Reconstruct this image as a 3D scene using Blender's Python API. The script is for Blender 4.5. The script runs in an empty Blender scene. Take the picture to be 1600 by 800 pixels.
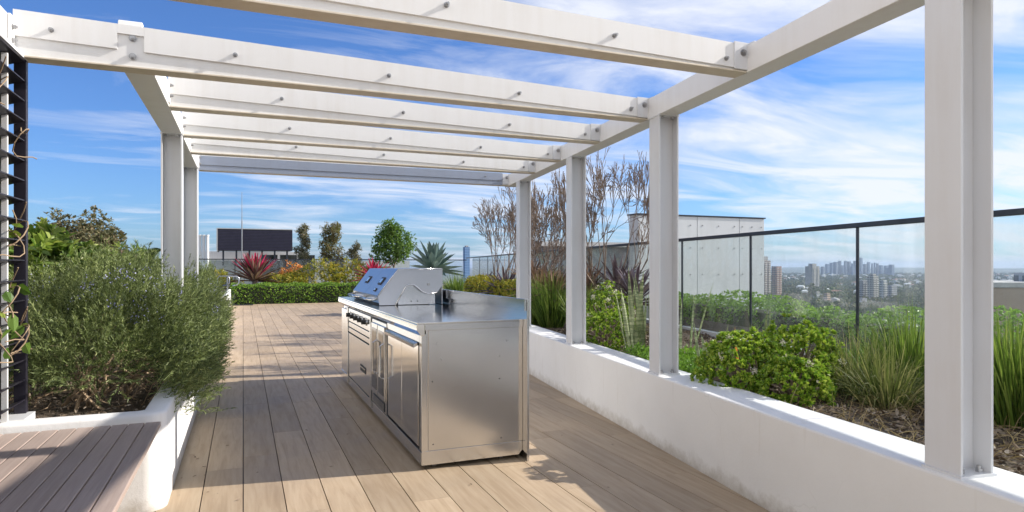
import bpy, math, random
import numpy as np
from mathutils import Vector, Matrix

rng = np.random.default_rng(7)
random.seed(7)
scene = bpy.context.scene
COL = scene.collection
H = 1.30; F = 1020.0; HY = 415.0
HAZE = 0.95e-4
YAW = math.atan(420/1020); CS, SN = math.cos(YAW), math.sin(YAW)

def at(px, d, z=0.0):
    """world point at picture column px (1600 wide) and depth d along the view axis"""
    lat = (px-800)/F*d
    return Vector((lat*CS+d*SN, -lat*SN+d*CS, z))
def zat(py, d): return H-(py-HY)*d/F
def onY(px, Y):
    r = (px-800)/F
    return Y*(SN+r*CS)/(CS-r*SN)

# ------------------------------------------------------------------ materials
def nt(name):
    m = bpy.data.materials.new(name); m.use_nodes = True
    t = m.node_tree; t.nodes.clear()
    return m, t, t.nodes, t.links
def node(t, typ, **kw):
    n = t.nodes.new(typ)
    for k, v in kw.items():
        if k.startswith('_'): setattr(n, k[1:], v)
        else: n.inputs[k].default_value = v
    return n
def ramp(t, stops, fac=None, interp='LINEAR'):
    n = t.nodes.new('ShaderNodeValToRGB'); cr = n.color_ramp; cr.interpolation = interp
    while len(cr.elements) < len(stops): cr.elements.new(0.5)
    for e, (p, c) in zip(cr.elements, stops):
        e.position = p; e.color = (c[0], c[1], c[2], 1) if hasattr(c, '__len__') else (c, c, c, 1)
    if fac is not None: t.links.new(fac, n.inputs['Fac'])
    return n
def coords(t, scale=(1, 1, 1), kind='Object', loc=(0, 0, 0), rot=(0, 0, 0)):
    tc = t.nodes.new('ShaderNodeTexCoord'); mp = t.nodes.new('ShaderNodeMapping')
    mp.inputs['Scale'].default_value = scale; mp.inputs['Location'].default_value = loc; mp.inputs['Rotation'].default_value = rot
    t.links.new(tc.outputs[kind], mp.inputs['Vector']); return mp.outputs['Vector']
def noise(t, vec, scale, detail=4, rough=.55, dist=0):
    n = node(t, 'ShaderNodeTexNoise', Scale=scale, Detail=detail, Roughness=rough, Distortion=dist)
    t.links.new(vec, n.inputs['Vector']); return n.outputs['Fac']
def mixc(t, fac, a, b, mode='MIX'):
    n = t.nodes.new('ShaderNodeMix'); n.data_type = 'RGBA'; n.blend_type = mode
    for s, v in ((n.inputs[0], fac), (n.inputs[6], a), (n.inputs[7], b)):
        if isinstance(v, bpy.types.NodeSocket): t.links.new(v, s)
        else: s.default_value = v if not hasattr(v, '__len__') else (v[0], v[1], v[2], 1)
    return n.outputs[2]
def finish(t, bsdf, bump=None, strength=.2, dist=.01):
    out = t.nodes.new('ShaderNodeOutputMaterial')
    t.links.new(bsdf.outputs[0], out.inputs['Surface'])
    if bump is not None:
        b = node(t, 'ShaderNodeBump', Strength=strength, Distance=dist)
        t.links.new(bump, b.inputs['Height'])
        if 'Normal' in bsdf.inputs: t.links.new(b.outputs[0], bsdf.inputs['Normal'])
def pbr(name, c1, c2=None, scale=3, rough=.5, metal=0, bump=.1, bscale=60, stretch=(1, 1, 1), spec=.5, bdist=.004):
    m, t, N, L = nt(name)
    v = coords(t, stretch)
    f = noise(t, v, scale, 5)
    col = ramp(t, [(.3, c1), (.7, c2 or c1)], f)
    p = node(t, 'ShaderNodeBsdfPrincipled', Roughness=rough, Metallic=metal)
    p.inputs['Specular IOR Level'].default_value = spec
    L.new(col.outputs[0], p.inputs['Base Color'])
    finish(t, p, noise(t, v, bscale, 4) if bump else None, bump, bdist)
    return m
def leafmat(name, cols, trans=.35, rough=.45, spec=.35):
    m, t, N, L = nt(name)
    g = N.new('ShaderNodeNewGeometry')
    f = noise(t, coords(t), 5, 2)
    a = node(t, 'ShaderNodeMath', _operation='MULTIPLY_ADD'); L.new(f, a.inputs[0]); a.inputs[1].default_value = .7; 
    L.new(g.outputs['Random Per Island'], a.inputs[2])
    s = node(t, 'ShaderNodeMath', _operation='MULTIPLY_ADD'); L.new(a.outputs[0], s.inputs[0]); s.inputs[1].default_value = .9; s.inputs[2].default_value = -.26
    n = len(cols)
    col = ramp(t, [(i/(n-1) if n > 1 else 0, c) for i, c in enumerate(cols)], s.outputs[0])
    p = node(t, 'ShaderNodeBsdfPrincipled', Roughness=rough); p.inputs['Specular IOR Level'].default_value = spec
    L.new(col.outputs[0], p.inputs['Base Color'])
    tr = node(t, 'ShaderNodeBsdfTranslucent')
    L.new(mixc(t, .5, col.outputs[0], (.9, 1, .35), 'MULTIPLY'), tr.inputs['Color'])
    mx = node(t, 'ShaderNodeMixShader', Fac=trans)
    L.new(p.outputs[0], mx.inputs[1]); L.new(tr.outputs[0], mx.inputs[2])
    finish(t, mx); return m

def steel(name, base=(.62, .61, .60), rough=.24, stretch=(1, 1, 60), aniso=.5, amt=.12):
    m, t, N, L = nt(name)
    v = coords(t, stretch)
    f = noise(t, v, 4, 6, .6)
    sm = noise(t, coords(t, (1, 1, 1)), 2.2, 5, .6)
    col = ramp(t, [(.3, [c*.95 for c in base]), (.7, base)], sm)
    r = ramp(t, [(.3, rough), (.7, rough+amt*.25)], sm)
    p = node(t, 'ShaderNodeBsdfPrincipled', Metallic=1.0); 
    L.new(col.outputs[0], p.inputs['Base Color']); L.new(r.outputs[0], p.inputs['Roughness'])
    n2 = node(t, 'ShaderNodeMath', _operation='MULTIPLY_ADD'); L.new(f, n2.inputs[0]); n2.inputs[1].default_value = .10; lowf = noise(t, coords(t), .9, 1, .4); mlf = node(t, 'ShaderNodeMath', _operation='MULTIPLY'); L.new(lowf, mlf.inputs[0]); mlf.inputs[1].default_value = 1.2; L.new(mlf.outputs[0], n2.inputs[2])
    finish(t, p, n2.outputs[0], .05, .01); return m

M = {}
M['white'] = None
def paint(name, base, dirt, rough=.35, dirtamt=.5):
    m, t, N, L = nt(name)
    v = coords(t, (1, 1, 1)); f = noise(t, v, 1.6, 6, .65); v2 = coords(t, (7, 7, .6)); g = noise(t, v2, 2.0, 5, .6)
    mul = node(t, 'ShaderNodeMath', _operation='MULTIPLY'); L.new(f, mul.inputs[0]); L.new(g, mul.inputs[1])
    col = ramp(t, [(.22, base), (.45, [b*(1-dirtamt)+d*dirtamt for b, d in zip(base, dirt)])], mul.outputs[0])
    p = node(t, 'ShaderNodeBsdfPrincipled', Roughness=rough); L.new(col.outputs[0], p.inputs['Base Color'])
    finish(t, p, noise(t, v, 220, 2), .05, .002); return m
M['white'] = paint('white_steel_paint', (.80, .80, .795), (.60, .56, .50), .38, .28)
M['bluegrey'] = paint('blue_grey_tone', (.27, .31, .40), (.24, .26, .32), .4, .4)  # darker blue-grey tone for the fascia of the last cross beam
M['render'] = paint('white_render', (.80, .80, .79), (.62, .59, .53), .75, .3)
M['deck_bounce'] = paint('bounce_tinted_paint', (.68, .61, .50), (.50, .42, .31), .45, .6)  # beam underside: warm light bounced off the deck is mixed into this tan
M['postgrey'] = paint('pale_grey_paint', (.66, .675, .70), (.56, .54, .52), .35, .4)
M['bolt'] = pbr('galvanised_bolt', (.32, .32, .33), (.5, .5, .5), 30, .4, .9, 0)
M['steel'] = steel('brushed_stainless', (.66, .665, .67), .17)
M['steel_f'] = steel('polished_stainless_front', (.72, .71, .70), .11, amt=.05)
M['steel_h'] = steel('brushed_stainless_counter', (.74, .73, .71), .12, (60, 1, 1), amt=.08)
M['steel_hood'] = steel('satin_stainless_hood', (.50, .515, .55), .30, (1, 60, 1), amt=.1)
M['dark'] = pbr('dark_gap', (.015, .015, .017), (.03, .03, .03), 5, .6, 0, 0)
M['black'] = pbr('black_rubber', (.02, .02, .02), (.03, .03, .03), 5, .5, 0, 0)
M['rail'] = pbr('dark_anodised_rail', (.035, .04, .055), (.055, .06, .075), 5, .35, .5, 0)
M['purple'] = pbr('dark_louvre_aluminium', (.022, .02, .032), (.04, .036, .05), 4, .4, .3, 0)
M['soil'] = pbr('garden_soil', (.05, .035, .022), (.13, .10, .07), 14, .95, 0, .9, 50, bdist=.03)
M['bark'] = pbr('grey_brown_bark', (.16, .12, .09), (.34, .27, .21), 12, .85, 0, .5, 90)
M['twig'] = pbr('pale_dry_twig', (.22, .15, .09), (.42, .31, .20), 8, .8, 0, .3, 90)
M['chips'] = leafmat('mulch_chip', [(.10, .07, .05), (.22, .17, .12), (.38, .33, .27)], 0, .9, .1)

def wall_render(name):
    m, t, N, L = nt(name)
    v = coords(t); tc = N.new('ShaderNodeTexCoord'); s = N.new('ShaderNodeSeparateXYZ'); L.new(tc.outputs['Object'], s.inputs[0])
    big = noise(t, v, 1.1, 6, .6); fine = noise(t, v, 9, 6, .7); dr = noise(t, coords(t, (9, 9, .8)), 1.6, 5, .6)
    base = ramp(t, [(.3, (.74, .735, .72)), (.6, (.81, .81, .80))], big).outputs[0]
    hh = node(t, 'ShaderNodeMath', _operation='MULTIPLY_ADD'); L.new(fine, hh.inputs[0]); hh.inputs[1].default_value = .22; L.new(s.outputs[2], hh.inputs[2])
    splash = ramp(t, [(.10, 1), (.20, 0)], hh.outputs[0]).outputs[0]
    c1 = mixc(t, splash, base, (.50, .47, .42))
    dm = ramp(t, [(.60, 0), (.72, .35)], dr).outputs[0]; c2 = mixc(t, dm, c1, (.60, .57, .52))
    vor = node(t, 'ShaderNodeTexVoronoi', Scale=1.1, _feature='DISTANCE_TO_EDGE'); 
    wv = node(t, 'ShaderNodeVectorMath', _operation='MULTIPLY_ADD'); nc = node(t, 'ShaderNodeTexNoise', Scale=3.0, Detail=5); L.new(v, nc.inputs['Vector']); L.new(nc.outputs['Color'], wv.inputs[0]); wv.inputs[1].default_value = (.35, .35, .35); L.new(v, wv.inputs[2]); L.new(wv.outputs[0], vor.inputs['Vector'])
    ck = ramp(t, [(.0015, 1), (.004, 0)], vor.outputs['Distance']).outputs[0]; cm = mixc(t, 1, ck, ramp(t, [(.5, 0), (.6, .35)], big).outputs[0], 'MULTIPLY')
    c3 = mixc(t, cm, c2, (.45, .43, .40))
    p = node(t, 'ShaderNodeBsdfPrincipled', Roughness=.8); L.new(c3, p.inputs['Base Color']); finish(t, p, noise(t, v, 55, 6, .7), .25, .006); return m
M['render'] = wall_render('weathered_white_render')
# planks
def plank_mat(name, cols, gs=(9, .7, 1), rough=.55):
    m, t, N, L = nt(name)
    g = N.new('ShaderNodeNewGeometry')
    off = node(t, 'ShaderNodeVectorMath', _operation='SCALE'); 
    cmb = N.new('ShaderNodeCombineXYZ'); 
    for k in range(3): L.new(g.outputs['Random Per Island'], cmb.inputs[k])
    L.new(cmb.outputs[0], off.inputs[0]); off.inputs['Scale'].default_value = 37
    tc = N.new('ShaderNodeTexCoord'); add = node(t, 'ShaderNodeVectorMath', _operation='ADD')
    L.new(tc.outputs['Object'], add.inputs[0]); L.new(off.outputs[0], add.inputs[1])
    mp = N.new('ShaderNodeMapping'); mp.inputs['Scale'].default_value = gs; L.new(add.outputs[0], mp.inputs['Vector'])
    grain = noise(t, mp.outputs[0], 3.2, 7, .6, .6)
    big = noise(t, tc.outputs['Object'], 1.3, 5, .6)
    c1 = ramp(t, [(.25, cols[0]), (.5, cols[1]), (.75, cols[2])], grain).outputs[0]
    tone = ramp(t, [(0, .86), (.5, .98), (1, 1.09)], g.outputs['Random Per Island']).outputs[0]
    c2 = mixc(t, 1.0, c1, tone, 'MULTIPLY')
    st = ramp(t, [(.3, .86), (.6, 1.0)], big).outputs[0]
    c3 = mixc(t, 1.0, c2, st, 'MULTIPLY')
    p = node(t, 'ShaderNodeBsdfPrincipled'); L.new(c3, p.inputs['Base Color'])
    rr = ramp(t, [(.3, rough-.08), (.7, rough+.12)], big); L.new(rr.outputs[0], p.inputs['Roughness'])
    p.inputs['Specular IOR Level'].default_value = .35
    finish(t, p, grain, .12, .004); return m
M['deck'] = plank_mat('timber_look_plank', [(.34, .25, .16), (.425, .325, .22), (.485, .385, .27)])
M['bench'] = plank_mat('mauve_brown_composite', [(.36, .275, .235), (.41, .325, .28), (.46, .375, .33)], (30, 1, 30), .5)

def glass_mat(name, tint=(.935, .965, .96), dirt=.06):
    m, t, N, L = nt(name)
    tr = node(t, 'ShaderNodeBsdfTransparent', Color=(*tint, 1)); gl = node(t, 'ShaderNodeBsdfGlossy', Roughness=.01)
    lw = node(t, 'ShaderNodeLayerWeight', Blend=.5); pw = node(t, 'ShaderNodeMath', _operation='POWER'); L.new(lw.outputs['Facing'], pw.inputs[0]); pw.inputs[1].default_value = 5
    fr = node(t, 'ShaderNodeMath', _operation='MULTIPLY_ADD'); L.new(pw.outputs[0], fr.inputs[0]); fr.inputs[1].default_value = .9; fr.inputs[2].default_value = .035
    mx = N.new('ShaderNodeMixShader'); L.new(fr.outputs[0], mx.inputs[0]); L.new(tr.outputs[0], mx.inputs[1]); L.new(gl.outputs[0], mx.inputs[2])
    df = node(t, 'ShaderNodeBsdfDiffuse', Color=(.85, .9, .9, 1))
    f = noise(t, coords(t, (2, 2, .5)), 2.5, 5); r = ramp(t, [(.35, dirt*.4), (.8, dirt*2)], f)
    m2 = N.new('ShaderNodeMixShader'); L.new(r.outputs[0], m2.inputs[0]); L.new(mx.outputs[0], m2.inputs[1]); L.new(df.outputs[0], m2.inputs[2])
    out = N.new('ShaderNodeOutputMaterial'); L.new(m2.outputs[0], out.inputs['Surface']); return m
M['glass'] = glass_mat('balustrade_glass')
M['dglass'] = pbr('dark_fridge_glass', (.03, .035, .035), (.05, .05, .05), 3, .06, 0, 0, spec=.8)

# ------------------------------------------------------------------ mesh building
BASE = {}
def link(o, parent=None):
    COL.objects.link(o)
    if parent is not None: o.parent = parent
    return o
def tag(o, label=None, cat=None, group=None, kind=None):
    if label: o['label'] = label
    if cat: o['category'] = cat
    if group: o['group'] = group
    if kind: o['kind'] = kind
    return o
def thing(name, loc, label, cat, group=None):
    o = bpy.data.objects.new(name, None); o.location = loc; o.empty_display_size = .1
    link(o); BASE[o.name] = Vector(loc); return tag(o, label, cat, group)

class MB:
    """collects shapes in world space; build() links them as ONE mesh object"""
    def __init__(s): s.ch = []; s.n = 0
    def add(s, V, Fs, mi=0):
        V = np.asarray(V, dtype=np.float64).reshape(-1, 3)
        if isinstance(Fs, np.ndarray): s.ch.append((V, Fs+s.n, mi))
        else:
            by = {}
            for f in Fs: by.setdefault(len(f), []).append(f)
            first = True
            for k, v in by.items():
                s.ch.append((V if first else np.zeros((0, 3)), np.array(v)+s.n, mi)); first = False
        s.n += len(V); return s
    def obox(s, c, ax, ay, az, mi=0):
        c, ax, ay, az = [np.array(q, dtype=float) for q in (c, ax, ay, az)]
        V = [c+i*ax+j*ay+k*az for k in (-1, 1) for j in (-1, 1) for i in (-1, 1)]
        return s.add(V, [(0, 2, 3, 1), (4, 5, 7, 6), (0, 1, 5, 4), (2, 6, 7, 3), (0, 4, 6, 2), (1, 3, 7, 5)], mi)
    def box(s, x0, x1, y0, y1, z0, z1, mi=0):
        return s.obox(((x0+x1)/2, (y0+y1)/2, (z0+z1)/2), ((x1-x0)/2, 0, 0), (0, (y1-y0)/2, 0), (0, 0, (z1-z0)/2), mi)
    def prism(s, pts, vec, mi=0):
        """closed polygon pts (3d) extruded by vec"""
        pts = np.array([tuple(p) for p in pts], dtype=float); n = len(pts); vec = np.array(vec, dtype=float)
        V = np.vstack([pts, pts+vec])
        Fs = [tuple(range(n))[::-1], tuple(range(n, 2*n))]+[(i, (i+1) % n, n+(i+1) % n, n+i) for i in range(n)]
        return s.add(V, Fs, mi)
    def cyl(s, p0, p1, r0, r1=None, n=12, mi=0):
        p0 = np.array(p0, float); p1 = np.array(p1, float); r1 = r0 if r1 is None else r1
        d = p1-p0; d /= np.linalg.norm(d); a = np.cross(d, (0, 0, 1) if abs(d[2]) < .9 else (1, 0, 0)); a /= np.linalg.norm(a); b = np.cross(d, a)
        A = [2*math.pi*i/n for i in range(n)]
        V = [p0+r0*(math.cos(t)*a+math.sin(t)*b) for t in A]+[p1+r1*(math.cos(t)*a+math.sin(t)*b) for t in A]
        Fs = [tuple(range(n))[::-1], tuple(range(n, 2*n))]+[(i, (i+1) % n, n+(i+1) % n, n+i) for i in range(n)]
        return s.add(V, Fs, mi)
    def tube(s, pts, r, n=8, mi=0):
        pts = [np.array(p, float) for p in pts]; rings = []; ref = None
        for i, p in enumerate(pts):
            d = pts[min(i+1, len(pts)-1)]-pts[max(i-1, 0)]; d /= np.linalg.norm(d)
            if ref is None:
                ref = np.cross(d, (0, 0, 1) if abs(d[2]) < .9 else (1, 0, 0))
            a = ref-d*ref.dot(d); a /= np.linalg.norm(a); ref = a; b = np.cross(d, a)
            ri = r[i] if hasattr(r, '__len__') else r
            rings.append([p+ri*(math.cos(2*math.pi*k/n)*a+math.sin(2*math.pi*k/n)*b) for k in range(n)])
        V = np.array(rings).reshape(-1, 3); Fs = []
        for i in range(len(pts)-1):
            for k in range(n): Fs.append((i*n+k, i*n+(k+1) % n, (i+1)*n+(k+1) % n, (i+1)*n+k))
        Fs.append(tuple(range(n))[::-1]); Fs.append(tuple(range((len(pts)-1)*n, len(pts)*n)))
        return s.add(V, Fs, mi)
    def build(s, name, mats, parent=None, bevel=0, smooth=False, loc=None):
        V = np.vstack([c[0] for c in s.ch]) if s.ch else np.zeros((0, 3))
        off = Vector((0, 0, 0))
        if parent is not None: off = BASE[parent.name]
        if loc is not None: off = Vector(loc)
        me = bpy.data.meshes.new(name); V = V-np.array(off)
        me.vertices.add(len(V)); me.vertices.foreach_set('co', V.astype(np.float32).ravel())
        loops = np.concatenate([c[1].ravel() for c in s.ch]); sizes = np.concatenate([np.full(len(c[1]), c[1].shape[1]) for c in s.ch])
        starts = np.concatenate([[0], np.cumsum(sizes)[:-1]])
        mi = np.concatenate([np.full(len(c[1]), c[2]) for c in s.ch])
        me.loops.add(len(loops)); me.loops.foreach_set('vertex_index', loops.astype(np.int32))
        me.polygons.add(len(sizes)); me.polygons.foreach_set('loop_start', starts.astype(np.int32)); me.polygons.foreach_set('loop_total', sizes.astype(np.int32))
        for m in (mats if isinstance(mats, (list, tuple)) else [mats]): me.materials.append(m)
        me.polygons.foreach_set('material_index', mi.astype(np.int32))
        me.polygons.foreach_set('use_smooth', np.full(len(sizes), bool(smooth)))
        me.update(calc_edges=True); me.validate()
        if len(sizes) < 4000 and not any(m and 'leaf' in m.name for m in me.materials):
            import bmesh
            bm = bmesh.new(); bm.from_mesh(me); bmesh.ops.recalc_face_normals(bm, faces=bm.faces); bm.to_mesh(me); bm.free()
        o = bpy.data.objects.new(name, me); link(o, parent); BASE[o.name] = off
        if parent is None and loc is not None: o.location = loc
        if bevel:
            b = o.modifiers.new('bevel', 'BEVEL'); b.width = bevel; b.segments = 2; b.limit_method = 'ANGLE'; b.angle_limit = math.radians(40)
        return o
def struct(mb, name, mat, **k):
    return tag(mb.build(name, mat, **k), kind='structure')
def copy_tree(o, parent=None):
    c = o.copy(); COL.objects.link(c); BASE[c.name] = BASE.get(o.name, Vector())
    if parent is not None: c.parent = parent
    for ch in [q for q in scene.objects if q.parent is o]: copy_tree(ch, c)
    return c

# ---- foliage arrays
def nrm(a): return a/np.maximum(np.linalg.norm(a, axis=-1, keepdims=True), 1e-9)
KITE = (np.array([(0, 0, 0), (.45, -.5, .06), (.45, .5, .06), (1, 0, -.02)]), np.array([(0, 1, 3), (0, 3, 2)]))
OVAL = (np.array([(0, 0, 0), (.3, -.42, .05), (.7, -.4, .05), (1, 0, -.08), (.7, .4, .05), (.3, .42, .05)]), np.array([(0, 1, 2, 3), (0, 3, 4, 5)]))
NEED = (np.array([(0, -.5, 0), (0, .5, 0), (1, 0, 0)]), np.array([(0, 1, 2)]))
BLADE = (np.array([(0, -.5, 0), (0, .5, 0), (.35, -.45, 0), (.35, .45, 0), (.7, -.3, 0), (.7, .3, 0), (1, 0, 0), (1, .02, 0)]),
         np.array([(0, 2, 3, 1), (2, 4, 5, 3), (4, 6, 7, 5)]))
_t = [0, .15, .35, .55, .75, .9, 1]; _w = [.55, .8, 1, .95, .65, .3, .02]
THICK = (np.array([q for t, w in zip(_t, _w) for q in ((t, -.5*w, .10*w), (t, 0, -.04*w), (t, .5*w, .10*w))]),
         np.array([q for i in range(6) for q in ((3*i, 3*i+3, 3*i+4, 3*i+1), (3*i+1, 3*i+4, 3*i+5, 3*i+2))]))
def leaves(mb, P, D, L, W, bend=0, N=None, T=KITE, mi=0):
    P = np.asarray(P, float); n = len(P)
    if n == 0: return
    D = nrm(np.asarray(D, float)); L = np.broadcast_to(np.asarray(L, float), (n,)); W = np.broadcast_to(np.asarray(W, float), (n,)); B = np.broadcast_to(np.asarray(bend, float), (n,))
    if N is None: N = rng.normal(size=(n, 3))
    S = nrm(np.cross(D, N)); U = np.cross(S, D)
    tv, tf = T
    V = P[:, None]+D[:, None]*(L[:, None]*tv[None, :, 0])[..., None]+S[:, None]*(W[:, None]*tv[None, :, 1])[..., None]+U[:, None]*(np.minimum(L, W*2.5)[:, None]*tv[None, :, 2])[..., None]
    V[:, :, 2] -= (B*L)[:, None]*tv[None, :, 0]**2
    Fs = (tf[None]+(np.arange(n)*len(tv))[:, None, None]).reshape(-1, tf.shape[1])
    mb.add(V.reshape(-1, 3), Fs, mi)
def segs(mb, S, n=5, mi=0):
    """array of (p0,p1,r0,r1) -> open tapered tubes"""
    if not len(S): return
    p0 = np.array([s[0] for s in S]); p1 = np.array([s[1] for s in S]); r0 = np.array([s[2] for s in S]); r1 = np.array([s[3] for s in S])
    d = nrm(p1-p0); a = nrm(np.cross(d, np.where(np.abs(d[:, 2:]) < .9, [[0, 0, 1.]], [[1., 0, 0]]))); b = np.cross(d, a)
    th = np.arange(n)*2*math.pi/n; cc = np.cos(th)[None, :, None]; ss = np.sin(th)[None, :, None]
    ring = cc*a[:, None]+ss*b[:, None]
    V = np.concatenate([p0[:, None]+ring*r0[:, None, None], p1[:, None]+ring*r1[:, None, None]], 1)
    f = np.array([(k, (k+1) % n, n+(k+1) % n, n+k) for k in range(n)])
    mb.add(V.reshape(-1, 3), (f[None]+(np.arange(len(S))*2*n)[:, None, None]).reshape(-1, 4), mi)
def rdir(n, up=0.0):
    v = rng.normal(size=(n, 3)); v = nrm(v); v[:, 2] += up; return nrm(v)
def grow(p, d, ln, r, depth, S, tips, spread=.5, nb=(2, 3), shrink=.78, up=.15, kink=.12, minr=.0015, parts=2):
    p = np.array(p, float); d = np.array(d, float)
    for k in range(parts):
        d2 = d+rng.normal(size=3)*kink+np.array((0, 0, up*.3)); d2 /= np.linalg.norm(d2)
        q = p+d2*ln/parts; rr = r*(1-.22/parts*(1)); S.append((p.copy(), q.copy(), r, max(rr, minr))); p, d, r = q, d2, max(rr, minr)
    if depth == 0: tips.append((p, d)); return
    for i in range(random.randint(*nb)):
        v = rng.normal(size=3); v -= d*v.dot(d); v /= np.linalg.norm(v)
        nd = d+v*spread*random.uniform(.6, 1.2)+np.array((0, 0, up)); nd /= np.linalg.norm(nd)
        grow(p, nd, ln*shrink*random.uniform(.8, 1.15), max(r*.72, minr), depth-1, S, tips, spread, nb, shrink, up, kink, minr, parts)

# ------------------------------------------------------------------ world, sun, camera
ELEV = math.radians(31); sd = Vector((.989, -.148, 0)).normalized()
SUN = Vector((sd.x*math.cos(ELEV), sd.y*math.cos(ELEV), math.sin(ELEV)))
w = bpy.data.worlds.new('World'); scene.world = w; w.use_nodes = True
t = w.node_tree; t.nodes.clear()
sky = t.nodes.new('ShaderNodeTexSky'); sky.sky_type = 'NISHITA'; sky.sun_disc = False
sky.sun_elevation = ELEV; sky.sun_rotation = math.atan2(SUN.x, SUN.y); sky.altitude = 80; sky.air_density = 1.0; sky.dust_density = .6; sky.ozone_density = 2.2
tc = t.nodes.new('ShaderNodeTexCoord'); sp = t.nodes.new('ShaderNodeSeparateXYZ'); t.links.new(tc.outputs['Generated'], sp.inputs[0])
mz = node(t, 'ShaderNodeMath', _operation='MAXIMUM'); t.links.new(sp.outputs[2], mz.inputs[0]); mz.inputs[1].default_value = 0
az = node(t, 'ShaderNodeMath', _operation='ADD'); t.links.new(mz.outputs[0], az.inputs[0]); az.inputs[1].default_value = .10
dv = node(t, 'ShaderNodeVectorMath', _operation='DIVIDE'); t.links.new(tc.outputs['Generated'], dv.inputs[0])
cb = t.nodes.new('ShaderNodeCombineXYZ')
for k in range(3): t.links.new(az.outputs[0], cb.inputs[k])
t.links.new(cb.outputs[0], dv.inputs[1])
mp = t.nodes.new('ShaderNodeMapping'); mp.inputs['Rotation'].default_value = (0, 0, math.radians(20)); mp.inputs['Scale'].default_value = (.62, 1.25, 0); mp.inputs['Location'].default_value = (1.3, .7, 0)
t.links.new(dv.outputs[0], mp.inputs['Vector'])
n1 = noise(t, mp.outputs[0], 1.15, 11, .60, .9)
mp2 = t.nodes.new('ShaderNodeMapping'); mp2.inputs['Scale'].default_value = (.35, .35, 0); t.links.new(dv.outputs[0], mp2.inputs['Vector'])
n2 = noise(t, mp2.outputs[0], .8, 3, .5)
# more cirrus towards +X (right of the picture)
bias = node(t, 'ShaderNodeMath', _operation='MULTIPLY_ADD'); t.links.new(sp.outputs[0], bias.inputs[0]); bias.inputs[1].default_value = .23; bias.inputs[2].default_value = -.015
s1 = node(t, 'ShaderNodeMath', _operation='ADD'); t.links.new(n1, s1.inputs[0]); 
# extra cloud out of view behind the camera, added to brighten the shaded sides
bk = node(t, 'ShaderNodeMath', _operation='MULTIPLY'); t.links.new(sp.outputs[1], bk.inputs[0]); bk.inputs[1].default_value = -.5
bk2 = node(t, 'ShaderNodeMath', _operation='MAXIMUM'); t.links.new(bk.outputs[0], bk2.inputs[0]); bk2.inputs[1].default_value = 0
bk3 = node(t, 'ShaderNodeMath', _operation='ADD'); t.links.new(bias.outputs[0], bk3.inputs[0]); t.links.new(bk2.outputs[0], bk3.inputs[1])
t.links.new(bk3.outputs[0], s1.inputs[1])
s2 = node(t, 'ShaderNodeMath', _operation='MULTIPLY_ADD'); t.links.new(n2, s2.inputs[0]); s2.inputs[1].default_value = .5; t.links.new(s1.outputs[0], s2.inputs[2])
cr = ramp(t, [(.70, 0), (.81, .26), (.93, .66), (1.08, .92)], s2.outputs[0])
tint = mixc(t, 1.0, sky.outputs[0], (.46, .70, 1.10), 'MULTIPLY')
mixs = mixc(t, cr.outputs[0], tint, (6.2, 6.4, 6.95))
bg = node(t, 'ShaderNodeBackground', Strength=.098); t.links.new(mixs, bg.inputs[0])
wo = t.nodes.new('ShaderNodeOutputWorld'); t.links.new(bg.outputs[0], wo.inputs[0])

sl = bpy.data.lights.new('sun', 'SUN'); sl.energy = 4.7; sl.angle = math.radians(.5); sl.color = (1, .93, .84)
so = bpy.data.objects.new('sun', sl); link(so); so.rotation_euler = SUN.to_track_quat('Z', 'Y').to_euler(); so.location = (20, -5, 20)

cam = bpy.data.cameras.new('camera'); co = bpy.data.objects.new('camera', cam); link(co)
co.location = (0, 0, H); co.rotation_euler = (math.pi/2, 0, -YAW)
cam.sensor_width = 36; cam.lens = F/1600*36; cam.shift_y = 15/1600; cam.clip_end = 60000; cam.clip_start = .05
scene.camera = co
vs = scene.view_settings; vs.view_transform = 'Standard'; vs.look = 'None'; vs.exposure = .65; vs.gamma = 1
scene.render.engine = 'CYCLES'
scene.cycles.max_bounces = 8; scene.cycles.transparent_max_bounces = 24; scene.cycles.volume_bounces = 0

# ------------------------------------------------------------------ wall frame on the right
WB = np.array((2.577, 2.688)); WU = nrm(np.array((.133, .991))); WN = np.array((WU[1], -WU[0]))
def wp(Y, o=0.0, z=0.0):
    tt = (Y-WB[1])/WU[1]; p = WB+WU*tt+WN*o; return np.array((p[0], p[1], z))
U3 = np.array((*WU, 0)); N3 = np.array((*WN, 0)); Z3 = np.array((0, 0, 1.))

# ------------------------------------------------------------------ deck
def deck():
    mb = MB(); w_, g = .2105, .0055; pitch = .2155
    k = -28
    while k < 30:
        x0 = k*pitch+g/2; x1 = (k+1)*pitch-g/2; y = -7-random.random()*1.4
        while y < 23.6:
            ln = random.choice((1.2, 1.5, 1.8)); y1 = min(y+ln, 23.62)
            mb.box(x0, x1, y+.0008, y1-.0008, -.02, random.uniform(-.0006, 0)); y = y1
        k += 1
    o = struct(mb, 'deck', M['deck'])
    mb = MB(); mb.box(-7, 12, -8, 29, -.5, -.025); struct(mb, 'roof_slab', M['dark'])
deck()

# right low wall
mb = MB(); a = wp(-4, 0, 0)
L0, L1 = -4, 23.6
def strip(mb, Y0, Y1, o0, o1, z0, z1, mi=0):
    c = (wp(Y0, o0)+wp(Y1, o0)+wp(Y0, o1)+wp(Y1, o1))/4; c[2] = (z0+z1)/2
    hl = np.linalg.norm(wp(Y1)-wp(Y0))/2
    mb.obox(c, N3*(o1-o0)/2, U3*hl, Z3*(z1-z0)/2, mi)
strip(mb, -4, 23.6, 0, .30, -.02, .51)
wall = mb.build('low_wall', M['render'], bevel=.012, loc=(2.6, 2.7, 0))
tag(wall, 'low white rendered garden wall carrying the pergola posts along the right side of the deck', 'wall')

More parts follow.
